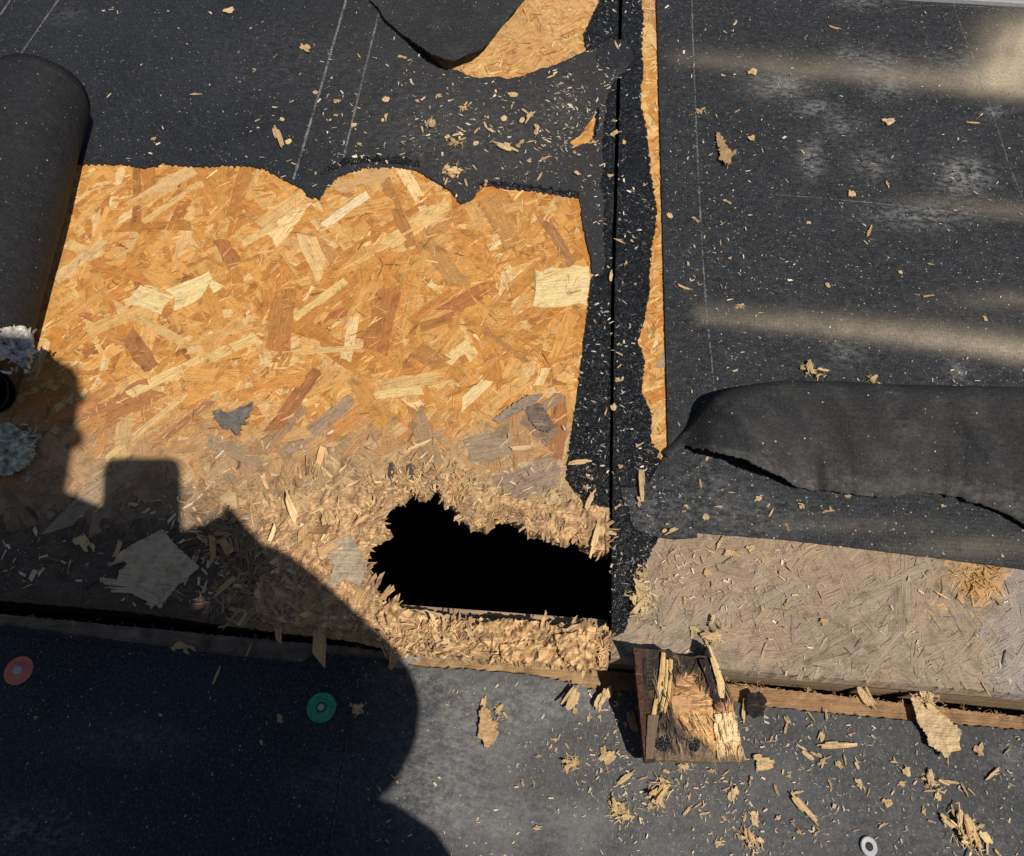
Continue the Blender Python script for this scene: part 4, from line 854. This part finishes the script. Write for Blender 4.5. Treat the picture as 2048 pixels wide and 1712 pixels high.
NAMED = [
    (460, 22, 28, 20, 'b', ZD, 'small folded tan chip alone on the felt left of the long chalk lines'), (612, 98, 27, -55, 'f', ZD, 'pale ragged chip just left of the first long chalk line'),
    (308, 278, 14, 20, 'b', ZD, 'tiny cream crumb above the left stretch of torn felt edge'), (578, 283, 17, 30, 'b', ZD, 'small yellow chip beside the brown stick near the chalk line'),
    (557, 276, 52, -72, 's', ZD, 'brown upright stick on the felt beside a yellow chip'), (393, 189, 31, 2, 's', ZD, 'thin pale level stick on the open felt right of the roll'),
    (930, 215, 22, 40, 'c', ZD, 'frayed tan tuft on the felt below the torn flap tip'), (863, 245, 32, 70, 'f', ZD, 'brown leaf shaped chip left of the frayed tuft'),
    (915, 286, 36, 10, 'c', ZD, 'ragged pale clump between the chalk lines and the long diagonal flake'), (1013, 296, 62, -24, 'f', ZD, 'long diagonal pointed flake in the middle of the felt'),
    (908, 347, 42, 15, 'c', ZD, 'whitish frayed clump above the notch in the torn felt edge'), (1056, 235, 44, 50, 'f', ZD, 'pinkish tan ragged flake above the small slit tear'),
    (1074, 262, 26, -60, 'f', ZD, 'tan chip with sharp ends below the pinkish flake'), (770, 235, 24, 75, 'f', ZD, 'small upright tan chip right of the second chalk line'), (709, 250, 16, 10, 'b', ZD, 'blunt tan chip lying on the second chalk line'),
    (1228, 268, 20, 60, 'f', ZD, 'curled pale chip stuck on the tar beside the joint'), (1240, 483, 32, -25, 's', ZD, 'pinkish sliver lying across the tarred joint'), (1222, 552, 26, 80, 's', ZD, 'pale sliver wedged in the joint below the felt tongue'),
    (1402, 223, 22, 20, 'c', ZD, 'small tan cluster beside the white seam line'), (1672, 57, 34, -15, 's', ZD, 'forked cream splinter near the far edge of the woven membrane'),
    (1776, 243, 25, 30, 'b', ZD, 'square pinkish chip on the woven membrane'), (1946, 246, 32, -6, 's', ZD, 'cream lens shaped sliver right of the square chip'), (1372, 577, 40, -18, 's', ZD, 'bright straw coloured stick right of the bare wood strip'),
    (1627, 743, 56, -20, 'c', ZD, 'bright shredded clump above the bulge'), (1748, 765, 36, -50, 'c', ZD, 'small brown tufted clump behind the bulge ridge'), (1917, 776, 38, -8, 'f', ZD, 'tan triangular chip behind the bulge ridge'),
    (1456, 404, 22, -10, 'f', ZD, 'pale oval chip below the streaked splinter'), (1738, 463, 28, 72, 's', ZD, 'bent orange sliver below the long white scratch'), (1393, 440, 22, -20, 'f', ZD, 'brown chip on the white seam line'), (1704, 388, 16, 85, 'b', ZD, 'small upright chip on the long white scratch'),
    (1856, 592, 26, 8, 's', ZD, 'level pale sliver above the brightest tan band'), (1480, 614, 20, 0, 'c', ZD, 'tiny ragged chip on the lower tan band'), (1970, 637, 18, -50, 'f', ZD, 'small orange chip at the right over the tan band'),
    (1284, 968, 74, -86, 's', ZD, 'upright orange stick on the smooth felt below the tar'), (1342, 1060, 44, 25, 'f', ZD, 'bent yellow chip at the front edge of the woven membrane'), (1660, 1022, 31, 4, 's', ZD + .001, 'level tan stick in front of the torn bulge'), (1412, 916, 22, 70, 'f', ZD, 'tan chip in the black gap under the bulge lip'),
    (1467, 1108, 60, -12, 'f', .0015, 'bright yellow flake on the weathered board below the membrane edge'), (1580, 1136, 32, -45, 'f', .0015, 'folded pale chip on the weathered board'), (1885, 1192, 42, -30, 's', .0015, 'pale streaky sliver left of the orange rot patch'),
    (1500, 1096, 20, 40, 'b', .0015, 'amber crumb right of the bright yellow flake'), (1440, 1085, 40, 60, 's', .0015, 'leaning sliver across the membrane edge'),
    (1280, 1148, 34, 70, 'c', .003, 'ragged yellow tuft on the granular tar'), (1280, 1200, 64, 80, 'c', .003, 'large shredded clump at the end of the tar strip'), (1428, 1265, 60, 70, 'c', .003, 'splintered tuft behind the charred plank'),
    (968, 1420, 60, 82, 's', ZLC, 'rusty splinter above the broad torn splinter'), (1000, 1425, 36, -60, 'c', ZLC, 'loose cluster right of the broad torn splinter'),
    (1147, 1392, 74, 55, 'f', ZLC + .006, 'hanging ragged shred at the lower board edge'), (1205, 1398, 72, 62, 'f', ZLC + .004, 'second hanging shred next to the charred plank'), (806, 1312, 62, 42, 's', ZLC + .004, 'pale forked stick on the grey paper scrap'),
    (1267, 1452, 74, -72, 'f', ZLC, 'tan splinter leaning along the left side of the charred plank'), (1487, 1420, 62, 86, 's', ZLC, 'pale upright sliver right of the charred plank'), (1735, 1400, 78, -60, 'f', ZL + .002, 'brown chunk lying across the lower board edge'),
 (1850, 1395, 60, -70, 'c', ZLC + .004, 'frayed tuft at the top of the biggest flake'), (1674, 1490, 86, 4, 's', ZLC, 'long level stick on the lower membrane'), (1610, 1505, 64, -38, 'f', ZLC, 'thick diagonal chip left of the long level stick'),
    (1525, 1524, 50, 8, 'b', ZLC, 'grooved chunk at the lower right corner of the charred plank'), (1713, 1527, 36, -65, 'f', ZLC, 'oval tan chip below the long level stick'), (1690, 1522, 30, -80, 's', ZLC, 'narrow chip left of the oval tan chip'), (1607, 1618, 94, -50, 's', ZLC, 'longest pale diagonal stick on the lower membrane'),
    (1868, 1565, 60, -30, 'c', ZLC, 'star shaped tuft of splinters on the lower membrane'), (1930, 1582, 46, -62, 's', ZLC, 'pointed splinter right of the star shaped tuft'), (1905, 1565, 50, -8, 's', ZLC, 'bent sliver linking tuft and pointed splinter'), (1985, 1548, 44, 40, 's', ZLC, 'forked chip at the far right of the lower membrane'),
    (1720, 1570, 44, -70, 'f', ZLC, 'brown oblong chip below the oval tan chip'), (1466, 1590, 44, 76, 'f', ZLC, 'smooth upright oblong chip on the lower membrane'), (1374, 1622, 30, 50, 's', ZLC, 'small hooked chip below the charred plank'), (1508, 1636, 46, -62, 'f', ZLC, 'boot shaped chip below the oblong chip'),
    (1500, 1682, 58, -40, 'c', ZLC, 'striped splinter cluster near the bottom'), (1930, 1668, 116, -48, 'c', ZLC, 'long soft fibrous splinter at the lower right'), (1238, 1620, 54, -50, 'c', ZLC, 'brown curled clump below the plank'), (1318, 1580, 74, 60, 'c', ZLC, 'spiky heap of splinters below the plank'),
    (1250, 1556, 62, 40, 's', ZLC, 'thick diagonal stick left of the spiky heap'), (1215, 1515, 38, 40, 'b', ZLC, 'pale cube like chip left of the plank corner'), (1142, 1525, 48, 20, 'c', ZLC, 'tangled sliver cluster left of the pale cube chip'), (790, 1558, 30, -65, 'f', ZLC, 'tan chip at the edge of the photographer shadow'),
    (1045, 1565, 24, -68, 'f', ZLC, 'lone tan chip in the middle of the dusty membrane'), (1075, 1655, 24, 12, 'f', ZLC, 'lone pale chip near the bottom centre'), (1370, 1528, 34, 70, 'c', ZLC, 'tuft under the front edge of the charred plank'),
    (1110, 1480, 22, -12, 's', ZLC, 'small level sliver below the hanging shred'), (434, 1350, 48, 64, 's', ZLC + .002, 'orange brown stick in the shadow between red and green caps'), (368, 1298, 64, -32, 'f', ZL + .002, 'curled pale chip on the shaded board edge'), (498, 1300, 34, 65, 's', ZL + .002, 'short leaning sliver on the shaded board edge'),
    (170, 1090, 66, -58, 'f', .003, 'curved brown splinter in the shadow left of the great flake'), (515, 1180, 52, -72, 'f', .002, 'tan oblong splinter in the shadow right of the great flake'), (468, 1004, 64, 6, 'b', .002, 'broad yellow flake on the rotten board just below the grey chip'), (538, 1003, 34, 25, 'b', .002, 'pale chip right of the broad yellow flake'),
    (484, 968, 32, 60, 'f', .002, 'upright yellow flake above the broad yellow flake'), (605, 1008, 56, -20, 'b', .003, 'layered pale block at the start of the rotten zone'), (1050, 896, 66, 4, 's', .002, 'pale level stick with a dark left end on the weathered board'), (840, 890, 60, 20, 's', .002, 'white streaked sliver above the hole'),
    (1160, 925, 56, 5, 's', .003, 'tan sliver pointing onto the left tar strip'), (1180, 1000, 50, 62, 's', .004, 'leaning splinter at the end of the left tar strip'), (1190, 1080, 90, 74, 's', .006, 'long thin splinter hanging over the right corner of the hole'), (795, 1200, 34, 65, 's', .004, 'frayed splinter at the left lower corner of the hole'),
    (72, 1435, 14, 20, 'b', ZLC + .002, 'tiny yellowish crumb below the red cap'), (715, 1420, 34, -25, 'c', ZLC, 'frayed yellowish chip right of the green cap'), (560, 1438, 22, -40, 'b', ZLC + .002, 'dull chip left of the green cap'),
]
WIDE = {(1448, 295): 1.7, (1872, 1450): 1.7, (975, 1460): 1.15, (968, 1420): 1.6, (1013, 296): .75, (1147, 1392): .9, (1205, 1398): .7, (1735, 1400): .85, (1267, 1452): .6, (1467, 1108): .8, (1610, 1505): .8}
for (x, y, L, dg, k, z, lab) in NAMED: chip(x, y, L, dg, k, z, lab, r=rc, tilt=rc.uniform(-.06, .06), wmul=WIDE.get((x, y), 1.0))
# great flake in the shadow, with its splinters
gf = sheet('wood_flake', loop(rag([(262, 1090), (325, 1058), (352, 1092), (398, 1132), (352, 1172), (318, 1216), (300, 1200), (268, 1190), (244, 1168), (232, 1166), (238, 1140), (256, 1128), (230, 1112), (262, 1090)], 3, 4, 8, .3)), M_WOOD, lambda x, y: .005 + .007 * sm(1190, 1080, y) + .0012 * nz(x / 15, y / 15), .0022, 7, (), None,
           lambda x, y: tuple(c * (1 + .3 * nz((x + y * .7) / 5, (x - y) / 60, 2)) for c in (.56, .44, .28)), smooth=False)
tag(gf, 'great square pale flake with a shredded left side lying in the shadow', 'wood flake')
for (x, y, L, w, dg) in [(240, 1165, 74, 12, -8), (255, 1180, 70, 10, -4), (285, 1188, 70, 14, -25), (378, 1140, 60, 10, 62), (244, 1118, 46, 12, 15), (310, 1200, 40, 16, 40)]:
    mb = MB(); strand(mb, x, y, L, w, dg, (.52, .41, .27), .0045 + .002 * rc.random(), .001, 4, .0012, rc, jag=.5); mb.build('splinter', M_WOOD, gf)
# grey weathered flakes
def poly_flake(name, P, z, c, label, lift=.01, seed=0, cat='wood flake', mat=M_WOOD):
    xs = [p[0] for p in P]; x0, x1 = min(xs), max(xs)
    o = sheet(name, loop(rag(P + P[:1], 4, 3, seed, .3)), mat, lambda x, y: z + lift * (x - x0) / (x1 - x0) + .0008 * nz(x / 9, y / 9), .0012, 6, (), None, lambda x, y: tuple(q * (1 + .3 * nz((x + y) / 5, (x - y) / 40, seed)) for q in c), smooth=False)
    return tag(o, label, cat)
poly_flake('wood_flake', [(424, 822), (438, 817), (455, 825), (468, 821), (478, 813), (492, 812), (507, 803), (502, 813), (508, 817), (496, 823), (502, 833), (488, 835), (494, 847), (480, 847), (484, 859), (472, 868), (460, 857), (446, 856), (434, 842)], .003, (.17, .155, .14), 'dark grey weathered flake standing proud on the orange board', .012, 3)
poly_flake('wood_flake', [(984, 840), (1020, 812), (1056, 790), (1086, 788), (1070, 806), (1030, 826), (1000, 846)], .002, (.30, .23, .175), 'grey brown fan of weathered wood left of the tar', .004, 4)
poly_flake('wood_flake', [(1052, 812), (1082, 806), (1110, 852), (1098, 864), (1076, 858), (1056, 838)], .002, (.19, .135, .11), 'dark brown flake beside the grey brown fan', .003, 5)
poly_flake('wood_flake', [(778, 925), (786, 924), (788, 950), (782, 964), (777, 950)], .002, (.12, .10, .09), 'small dark upright sliver above the left side of the hole', .003, 6)
poly_flake('wood_flake', [(815, 930), (824, 926), (826, 946), (820, 958), (812, 946)], .002, (.12, .10, .09), 'small dark leaning sliver above the top of the hole', .003, 7)
poly_flake('wood_flake', [(640, 1096), (700, 1070), (736, 1130), (720, 1172), (690, 1160), (650, 1180), (668, 1130)], .004, (.42, .335, .23), 'splayed grey fibre fan on the left lip of the hole', .006, 8)
poly_flake('wood_flake', [(1494, 1388), (1520, 1382), (1534, 1400), (1528, 1430), (1506, 1436), (1492, 1420)], ZLC + .004, (.035, .03, .028), 'black charred scrap right of the plank', .008, 9)
poly_flake('wood_flake', [(1433, 264), (1441, 267), (1453, 290), (1464, 304), (1472, 298), (1472, 307), (1462, 314), (1463, 327), (1451, 329), (1446, 318), (1436, 318), (1441, 311), (1434, 284)], ZD + .002, (.47, .31, .155), 'large dark streaked brown splinter on the woven membrane', .006, 13)
poly_flake('wood_flake', [(967, 1412), (980, 1420), (984, 1440), (996, 1444), (993, 1460), (998, 1466), (988, 1486), (982, 1490), (974, 1498), (966, 1482), (956, 1474), (960, 1440), (958, 1422)], ZLC + .003, (.60, .38, .19), 'broad torn orange splinter on the lower membrane', .006, 14)
poly_flake('wood_flake', [(1822, 1396), (1836, 1388), (1856, 1394), (1872, 1418), (1900, 1440), (1924, 1462), (1918, 1484), (1922, 1500), (1902, 1504), (1896, 1518), (1876, 1500), (1858, 1490), (1852, 1466), (1836, 1446), (1830, 1420)], ZLC + .004, (.62, .45, .26), 'biggest yellow torn flake on the lower membrane', .004, 12)
poly_flake('paper_scrap', [(766, 1290), (800, 1278), (838, 1284), (850, 1300), (842, 1318), (812, 1332), (790, 1336), (776, 1312)], ZL + .010, (.4, .4, .4), 'torn grey paper scrap under a forked stick at the step', .004, 10, 'paper scrap', M_SCRAP)
poly_flake('paper_scrap', [(850, 1304), (880, 1298), (916, 1308), (912, 1320), (870, 1318)], ZL + .008, (.4, .4, .4), 'thin grey paper scrap right of the forked stick', .003, 11, 'paper scrap', M_SCRAP)
# pale torn tufts at the left
def crust(P, z, amp, cols, label, seed):
    o = sheet('torn_crust', loop(rag(P + P[:1], 6, 3, seed, .3)), M_FLUFF, lambda x, y: z + amp * (1 - 2.2 * abs(nz(x / 24, y / 20, seed)) + .6 * nz(x / 10, y / 10, seed + 2)), .004, 3, (), None,
              lambda x, y: tuple(q * (1 + .3 * nz(x / 8, y / 8, 5)) for q in mix(cols[0], cols[1], sm(0, .4, nz(x / 16, y / 9, seed + 4)))), smooth=False)
    cx_, cy_ = sum(p[0] for p in P) / len(P), sum(p[1] for p in P) / len(P); r6 = random.Random(seed)
    shreds('torn_fibres', lambda r: (max(2, r.gauss(cx_ + 12, 17)), r.gauss(cy_, 18), .6), 130, o, z + .001, (8, 30), (0, .006), [cols[0], cols[0], tuple(q * .7 for q in cols[0]), cols[1]], r6, M_FLUFF, (.08, .4), .3)
    return tag(o, label, 'torn crust')
crust([(-40, 668), (10, 655), (48, 652), (62, 672), (66, 700), (56, 728), (48, 742), (36, 716), (14, 712), (-40, 720)], .113, .006, ((.62, .58, .53), (.25, .2, .17)), 'crumpled silvery torn crust on the near end of the roll', 3)
crust([(-40, 850), (20, 846), (44, 862), (68, 890), (62, 916), (44, 934), (10, 948), (-40, 950)], .008, .007, ((.58, .60, .49), (.30, .30, .24)), 'pale greenish crumpled tuft on the shaded board below the roll', 4)
# small chips by area: many alike
def cluster(n, cx, cy, sx, sy, z, size, label, group, clip=None, seed=0, pick='sssffb'):
    r = random.Random(seed)
    for _ in range(n):
        while True:
            x, y = r.gauss(cx, sx), r.gauss(cy, sy)
            if clip(x, y) and 0 < x < 2048 and 0 < y < 1712: break
        chip(x, y, r.uniform(*size), r.uniform(-90, 90), r.choice(pick), z, label, 'wood chip', group, r=r, wmul=r.uniform(.8, 1.3), tilt=r.uniform(-.12, .12))
inm1 = lambda x, y: inside(M1, x, y)[0] and not inside(M1_HOLE, x, y)[0] and not inside(M1_TEAR, x, y)[0] and x > 200
BULGE = E_ + R_[::-1]
inm2 = lambda x, y: inside(M2, x, y)[0] and not inside(BULGE, x, y)[0]
inm3 = lambda x, y: inside(M3, x, y)[0] and not inside(PL, x, y)[0]
cluster(44, 960, 260, 150, 60, ZD, (9, 26), 'small wood chip among many on the felt between flap and bare board', 'small chips on the felt', inm1, 1)
cluster(12, 560, 170, 180, 100, ZD, (6, 12), 'tiny stray wood chip on the open felt at the left', 'stray chips on the open felt', inm1, 2)
cluster(20, 1238, 520, 28, 330, .0035, (8, 22), 'small wood chip caught on the tar along the joint', 'small chips on the tar', lambda x, y: 1150 < x < 1295 and (inside(TAR_L, x, y)[0] or inside(TAR_R, x, y)[0]), 3)
cluster(24, 1440, 470, 70, 220, ZD, (7, 18), 'small wood chip on the woven membrane near the white seam line', 'small chips by the seam line', inm2, 4)
cluster(14, 1740, 420, 200, 240, ZD, (7, 18), 'small scattered wood chip on the open woven membrane', 'scattered chips on the woven membrane', inm2, 5)
cluster(18, 1500, 1020, 170, 30, ZD + .001, (9, 24), 'small wood chip on the membrane in front of the bulge', 'small chips in front of the bulge', inm2, 6)
cluster(30, 1400, 1170, 120, 60, .002, (9, 26), 'small wood chip on the weathered board near the tar end', 'small chips on the weathered board', lambda x, y: inside(REG_R, x, y)[0] and not inside(PL, x, y)[0], 7)
in3 = lambda x0, x1, y0, y1: (lambda x, y: x0 < x < x1 and y0 < y < y1 and inm3(x, y))
cluster(16, 1180, 1490, 80, 60, ZLC, (9, 30), 'small wood chip on the lower membrane left of the charred plank', 'small chips left of the plank', in3(1040, 1270, 1390, 1600), 8)
cluster(22, 1400, 1590, 110, 50, ZLC, (10, 32), 'small wood chip on the lower membrane straight below the charred plank', 'small chips below the plank', in3(1270, 1560, 1532, 1712), 18)
cluster(26, 1640, 1510, 90, 60, ZLC, (10, 34), 'small wood chip between the charred plank and the biggest yellow flake', 'small chips right of the plank', in3(1500, 1800, 1420, 1640), 28)
cluster(18, 1880, 1600, 100, 70, ZLC, (10, 34), 'small wood chip below or right of the biggest yellow flake', 'small chips below the biggest flake', in3(1800, 2048, 1470, 1712), 38)
cluster(10, 1650, 1670, 100, 30, ZLC, (9, 28), 'small wood chip near the pale grey washer', 'small chips near the washer', in3(1560, 1800, 1640, 1712), 48)
cluster(18, 330, 1420, 170, 60, ZLC + .002, (6, 14), 'tiny pale chip in the shadow on the lower membrane', 'tiny chips in the shadow', lambda x, y: inside(LAP, x, y)[0], 9)
# sawdust and slivers nobody could count
def specks(name, n, fn, z, size, seed, cols=((.62, .5, .34), (.55, .42, .26), (.7, .6, .45), (.45, .4, .33))):
    r = random.Random(seed); mb = MB()
    for _ in range(n):
        x, y = fn(r); s = mpp(x, y); L = (size[0] * .8 + (size[1] * 1.25 - size[0] * .8) * r.random() ** 2.6) * s
        shred(mb, U(x, y, z + .0002 + .0006 * r.random()), L, max(.6 * s, L * r.uniform(.1, .5)), r.uniform(0, 6.28), r.gauss(0, .12), r.choice(cols), r.gauss(0, .3), 2, r)
    return tag(mb.build(name, M_WOOD), kind='stuff')
def rej(clip, *gs):
    def fn(r):
        while True:
            g = r.choice(gs)
            x, y = (r.uniform(g[1], g[2]), r.uniform(g[3], g[4])) if g[0] == 'u' else (r.gauss(g[1], g[2]), r.gauss(g[3], g[4]))
            if -10 < x < 2060 and -10 < y < 1722 and nz(x / 90, y / 90, 77) + .5 * nz(x / 30, y / 30, 78) > r.uniform(-.5, .45) and clip(x, y): return x, y
    return fn
specks('sawdust', 900, rej(inm1, ('u', 190, 1220, -10, 390), ('g', 950, 170, 250, 90), ('g', 950, 170, 250, 90), ('g', 1150, 50, 200, 90)), ZD - .0004, (2.5, 9), 1)
specks('sawdust', 650, rej(lambda x, y: inside(TAR_L, x, y)[0] or inside(TAR_R, x, y)[0], ('u', 1130, 1330, -10, 1260)), .003, (2.5, 8), 2, ((.62, .55, .45), (.4, .38, .36), (.7, .65, .55)))
specks('sawdust', 520, rej(inm2, ('u', 1330, 2060, -10, 800), ('u', 1330, 2060, -10, 800), ('g', 1420, 60, 480, 220), ('u', 1250, 2060, 880, 1130)), ZD - .0003, (2.5, 9), 3)
specks('sawdust', 1500, rej(inm3, ('u', 0, 2060, 1300, 1722), ('g', 1560, 260, 1530, 90), ('g', 1300, 100, 1560, 80), ('u', 1100, 2060, 1380, 1722)), ZLC - .0002, (2.5, 9), 4)
specks('sawdust', 420, rej(lambda x, y: inside(REG_R, x, y)[0], ('u', 1240, 2060, 1080, 1390), ('g', 1400, 110, 1170, 60)), .0014, (3, 11), 5)
specks('sawdust', 500, rej(lambda x, y: inside(REG_L, x, y)[0] and not inside(HOLE, x, y)[0], ('u', 300, 1200, 840, 1250), ('u', 0, 700, 1000, 1250)), .0018, (5, 18), 6)

# ------------------------------------------------------------------ the photographer behind the camera, who casts the long shadow
def body(name, chains, mat, parent=None, lv=2, label=None):
    """one continuous skinned surface grown over joints: chains of (point, radius); equal points are shared"""
    pts = []; rad = []; ed = []; idx = {}
    for ch in chains:
        last = None
        for p, r_ in ch:
            k = tuple(round(c, 3) for c in p)
            if k not in idx: idx[k] = len(pts); pts.append(p); rad.append(r_)
            if last is not None and last != idx[k]: ed.append((last, idx[k]))
            last = idx[k]
    me = bpy.data.meshes.new(name); me.from_pydata([tuple(p) for p in pts], ed, []); o = link(name, me, parent)
    md = o.modifiers.new('skin', 'SKIN'); md.use_smooth_shade = True
    for i, v in enumerate(me.skin_vertices[0].data):
        q = rad[i] if isinstance(rad[i], tuple) else (rad[i], rad[i]); v.radius = q; v.use_root = (i == 0)
    s_ = o.modifiers.new('smooth', 'SUBSURF'); s_.levels = lv; s_.render_levels = lv
    me.materials.append(mat); return o
cr, cu, cbk = (Vector(RW[:, i]) for i in range(3)); cp = Vector((0, 0, H))
ph_c = cp + cr * -.013 + cu * -.056 + cbk * .012
phone = empty('smartphone', ph_c, 'black smartphone held upright over the roof by the kneeling photographer', 'phone')
def slab(name, w, h, d, off, mat):
    mb = MB(); cs = []; n = 5; rr_ = min(w, h) * .16
    for sx, sy, a0 in ((1, 1, 0), (-1, 1, 90), (-1, -1, 180), (1, -1, 270)):
        for i in range(n + 1): a = math.radians(a0 + 90 * i / n); cs.append((sx * (w / 2 - rr_) + rr_ * math.cos(a), sy * (h / 2 - rr_) + rr_ * math.sin(a)))
    k = len(cs); V = [ph_c + cr * x + cu * y + cbk * (off + z) for z in (-d / 2, d / 2) for x, y in cs]
    mb.add(V, [tuple(range(k - 1, -1, -1)), tuple(range(k, 2 * k))] + [(i, (i + 1) % k, (i + 1) % k + k, i + k) for i in range(k)], (.1, .1, .1)); return mb.build(name, mat, phone)
slab('case', .072, .147, .008, 0, M_PHONE); slab('screen', .066, .140, .0006, .0045, M_PHONE)
G = lambda x, y, z, h: U(x, y, z) + TO_SUN * ((h - z) / TO_SUN.z)          # a point h above the deck whose shadow falls at (x, y)
pel = Vector((.10, -.50, .36)); chest = Vector((.03, -.34, .66)); neck = Vector((-.045, -.225, .81)); head = Vector((0, -.100, .930))
shR, shL = Vector((.20, -.30, .76)), Vector((-.15, -.32, .75))
elR, elL = G(742, 1430, ZLM, .46), G(70, 1250, 0, .49)
wrR, wrL = G(402, 1072, 0, .64), G(178, 1075, 0, .635)
knR, ftR = Vector((.098, -.18, .42)), Vector((.13, -.34, .0)); knL, ftL = Vector((-.10, -.18, .03)), Vector((-.06, -.60, .01))
hpR, hpL = Vector((.19, -.50, .35)), Vector((.01, -.50, .34)); face_up = Vector((0, .42, .9)); hc = head + Vector((0, 0, .02))
person = body('person', [
    [(pel, .12), (Vector((.06, -.42, .50)), .115), (chest, (.15, .11)), (neck, .055), (neck.lerp(head, .45), .052), (head, (.066, .075)), (hc + Vector((0, -.01, .055)), (.075, .09)), (hc + Vector((0, -.02, .10)), .05)],
    [(chest, .13), (shR, .06), (elR, .042), (wrR, .036), (G(376, 1040, 0, .65), .03), (ph_c + cr * .046 + cu * -.05 + cbk * .02, .024)], [(chest, .13), (shL, .06), (elL, .042), (wrL, .036), (G(205, 1056, 0, .645), .03), (ph_c + cr * -.046 + cu * -.05 + cbk * .02, .024)],
    [(pel, .12), (hpR, .09), (knR, .058), (ftR, .04)], [(pel, .12), (hpL, .09), (knL, .058), (ftL, .04)],
    [(G(376, 1040, 0, .65), .03), (ph_c + cr * .012 + cu * -.088 + cbk * .018, .032), (ph_c + cr * -.012 + cu * -.09 + cbk * .018, .032), (G(205, 1056, 0, .645), .03)],
    [(ph_c + cr * .012 + cu * -.088 + cbk * .018, .032), (ph_c + cu * -.125 + cbk * .03, .03)],
    [(head, (.066, .075)), (head + Vector((0, .075, .0)), .03), (head + Vector((0, .098, -.012)), .012)]], M_SKIN)
tag(person, 'kneeling photographer in work clothes holding a phone over the roof', 'person')
for s_, w_ in ((1, wrR), (-1, wrL)):
    for k in range(4):
        b = ph_c + cr * (s_ * .046) + cu * (-.068 + .017 * k) + cbk * .012
        body('finger', [[(b + cbk * .012, .009), (b + cr * (s_ * .002) + cbk * -.008, .0085), (b + cr * (-s_ * .014) + cbk * -.014, .0075), (b + cr * (-s_ * .028) + cbk * -.012, .006)]], M_SKIN, person, 1)
    b = ph_c + cr * (s_ * .05) + cu * -.062 + cbk * .03
    body('thumb', [[(b, .011), (b + cr * (-s_ * .015) + cu * .02 + cbk * -.008, .0095), (b + cr * (-s_ * .03) + cu * .035 + cbk * -.016, .008)]], M_SKIN, person, 1)
    body('ear', [[(hc + Vector((s_ * .070, -.01, .015)), .012), (hc + Vector((s_ * .078, -.018, .05)), .015)]], M_SKIN, person, 1)
    body('eye', [[(hc + Vector((s_ * .030, .066, .045)), .011), (hc + Vector((s_ * .030, .074, .043)), .008)]], M_WHITEPL, person, 1)
body('mouth', [[(head + Vector((-.02, .075, -.04)), .006), (head + Vector((0, .082, -.042)), .008), (head + Vector((.02, .075, -.04)), .006)]], M_RED, person, 1)
body('jacket', [[(Vector((.10, -.47, .40)), .15), (Vector((.08, -.36, .50)), .15), (Vector((.04, -.28, .60)), .135), (chest, (.165, .13)), (neck + (chest - neck) * .12, .078)], [(Vector((.04, -.28, .60)), .135), (G(425, 1285, 0, .58), .058), (G(395, 1205, 0, .60), .062)], [(chest, (.175, .135)), (shR, .08), (elR, .062), (elR.lerp(wrR, .5), .05), (wrR + (elR - wrR) * .1, .05)], [(chest, (.175, .135)), (shL, .08), (elL, .062), (elL.lerp(wrL, .5), .06), (wrL + (elL - wrL) * .1, .05)]], M_JKT, person)
body('trousers', [[(pel, .14), (hpR, .12), (knR, .082), (ftR + Vector((0, 0, .07)), .06)], [(pel, .14), (hpL, .115), (knL, .074), (ftL + (knL - ftL) * .15, .055)]], M_TRS, person)
body('hair', [[(hc + Vector((0, -.055, .02)), .066), (hc + Vector((0, -.03, .085)), (.082, .088)), (hc + Vector((0, .015, .115)), .055)]], M_HAIR, person)
body('boot', [[(ftR + Vector((0, -.01, .06)), .052), (ftR + Vector((0, -.01, .005)), .046), (ftR + Vector((0, .10, -.008)), .038), (ftR + Vector((0, .17, -.014)), .03)]], M_JKT, person)
body('boot', [[(ftL + (knL - ftL) * .16, .05), (ftL, .045), (ftL + Vector((0, -.03, .06)), .042), (ftL + Vector((0, .0, .12)) * -.0 + Vector((0, -.10, -.005)), .035)]], M_JKT, person)
print('chips', count['n'], 'objects', len(bpy.data.objects))
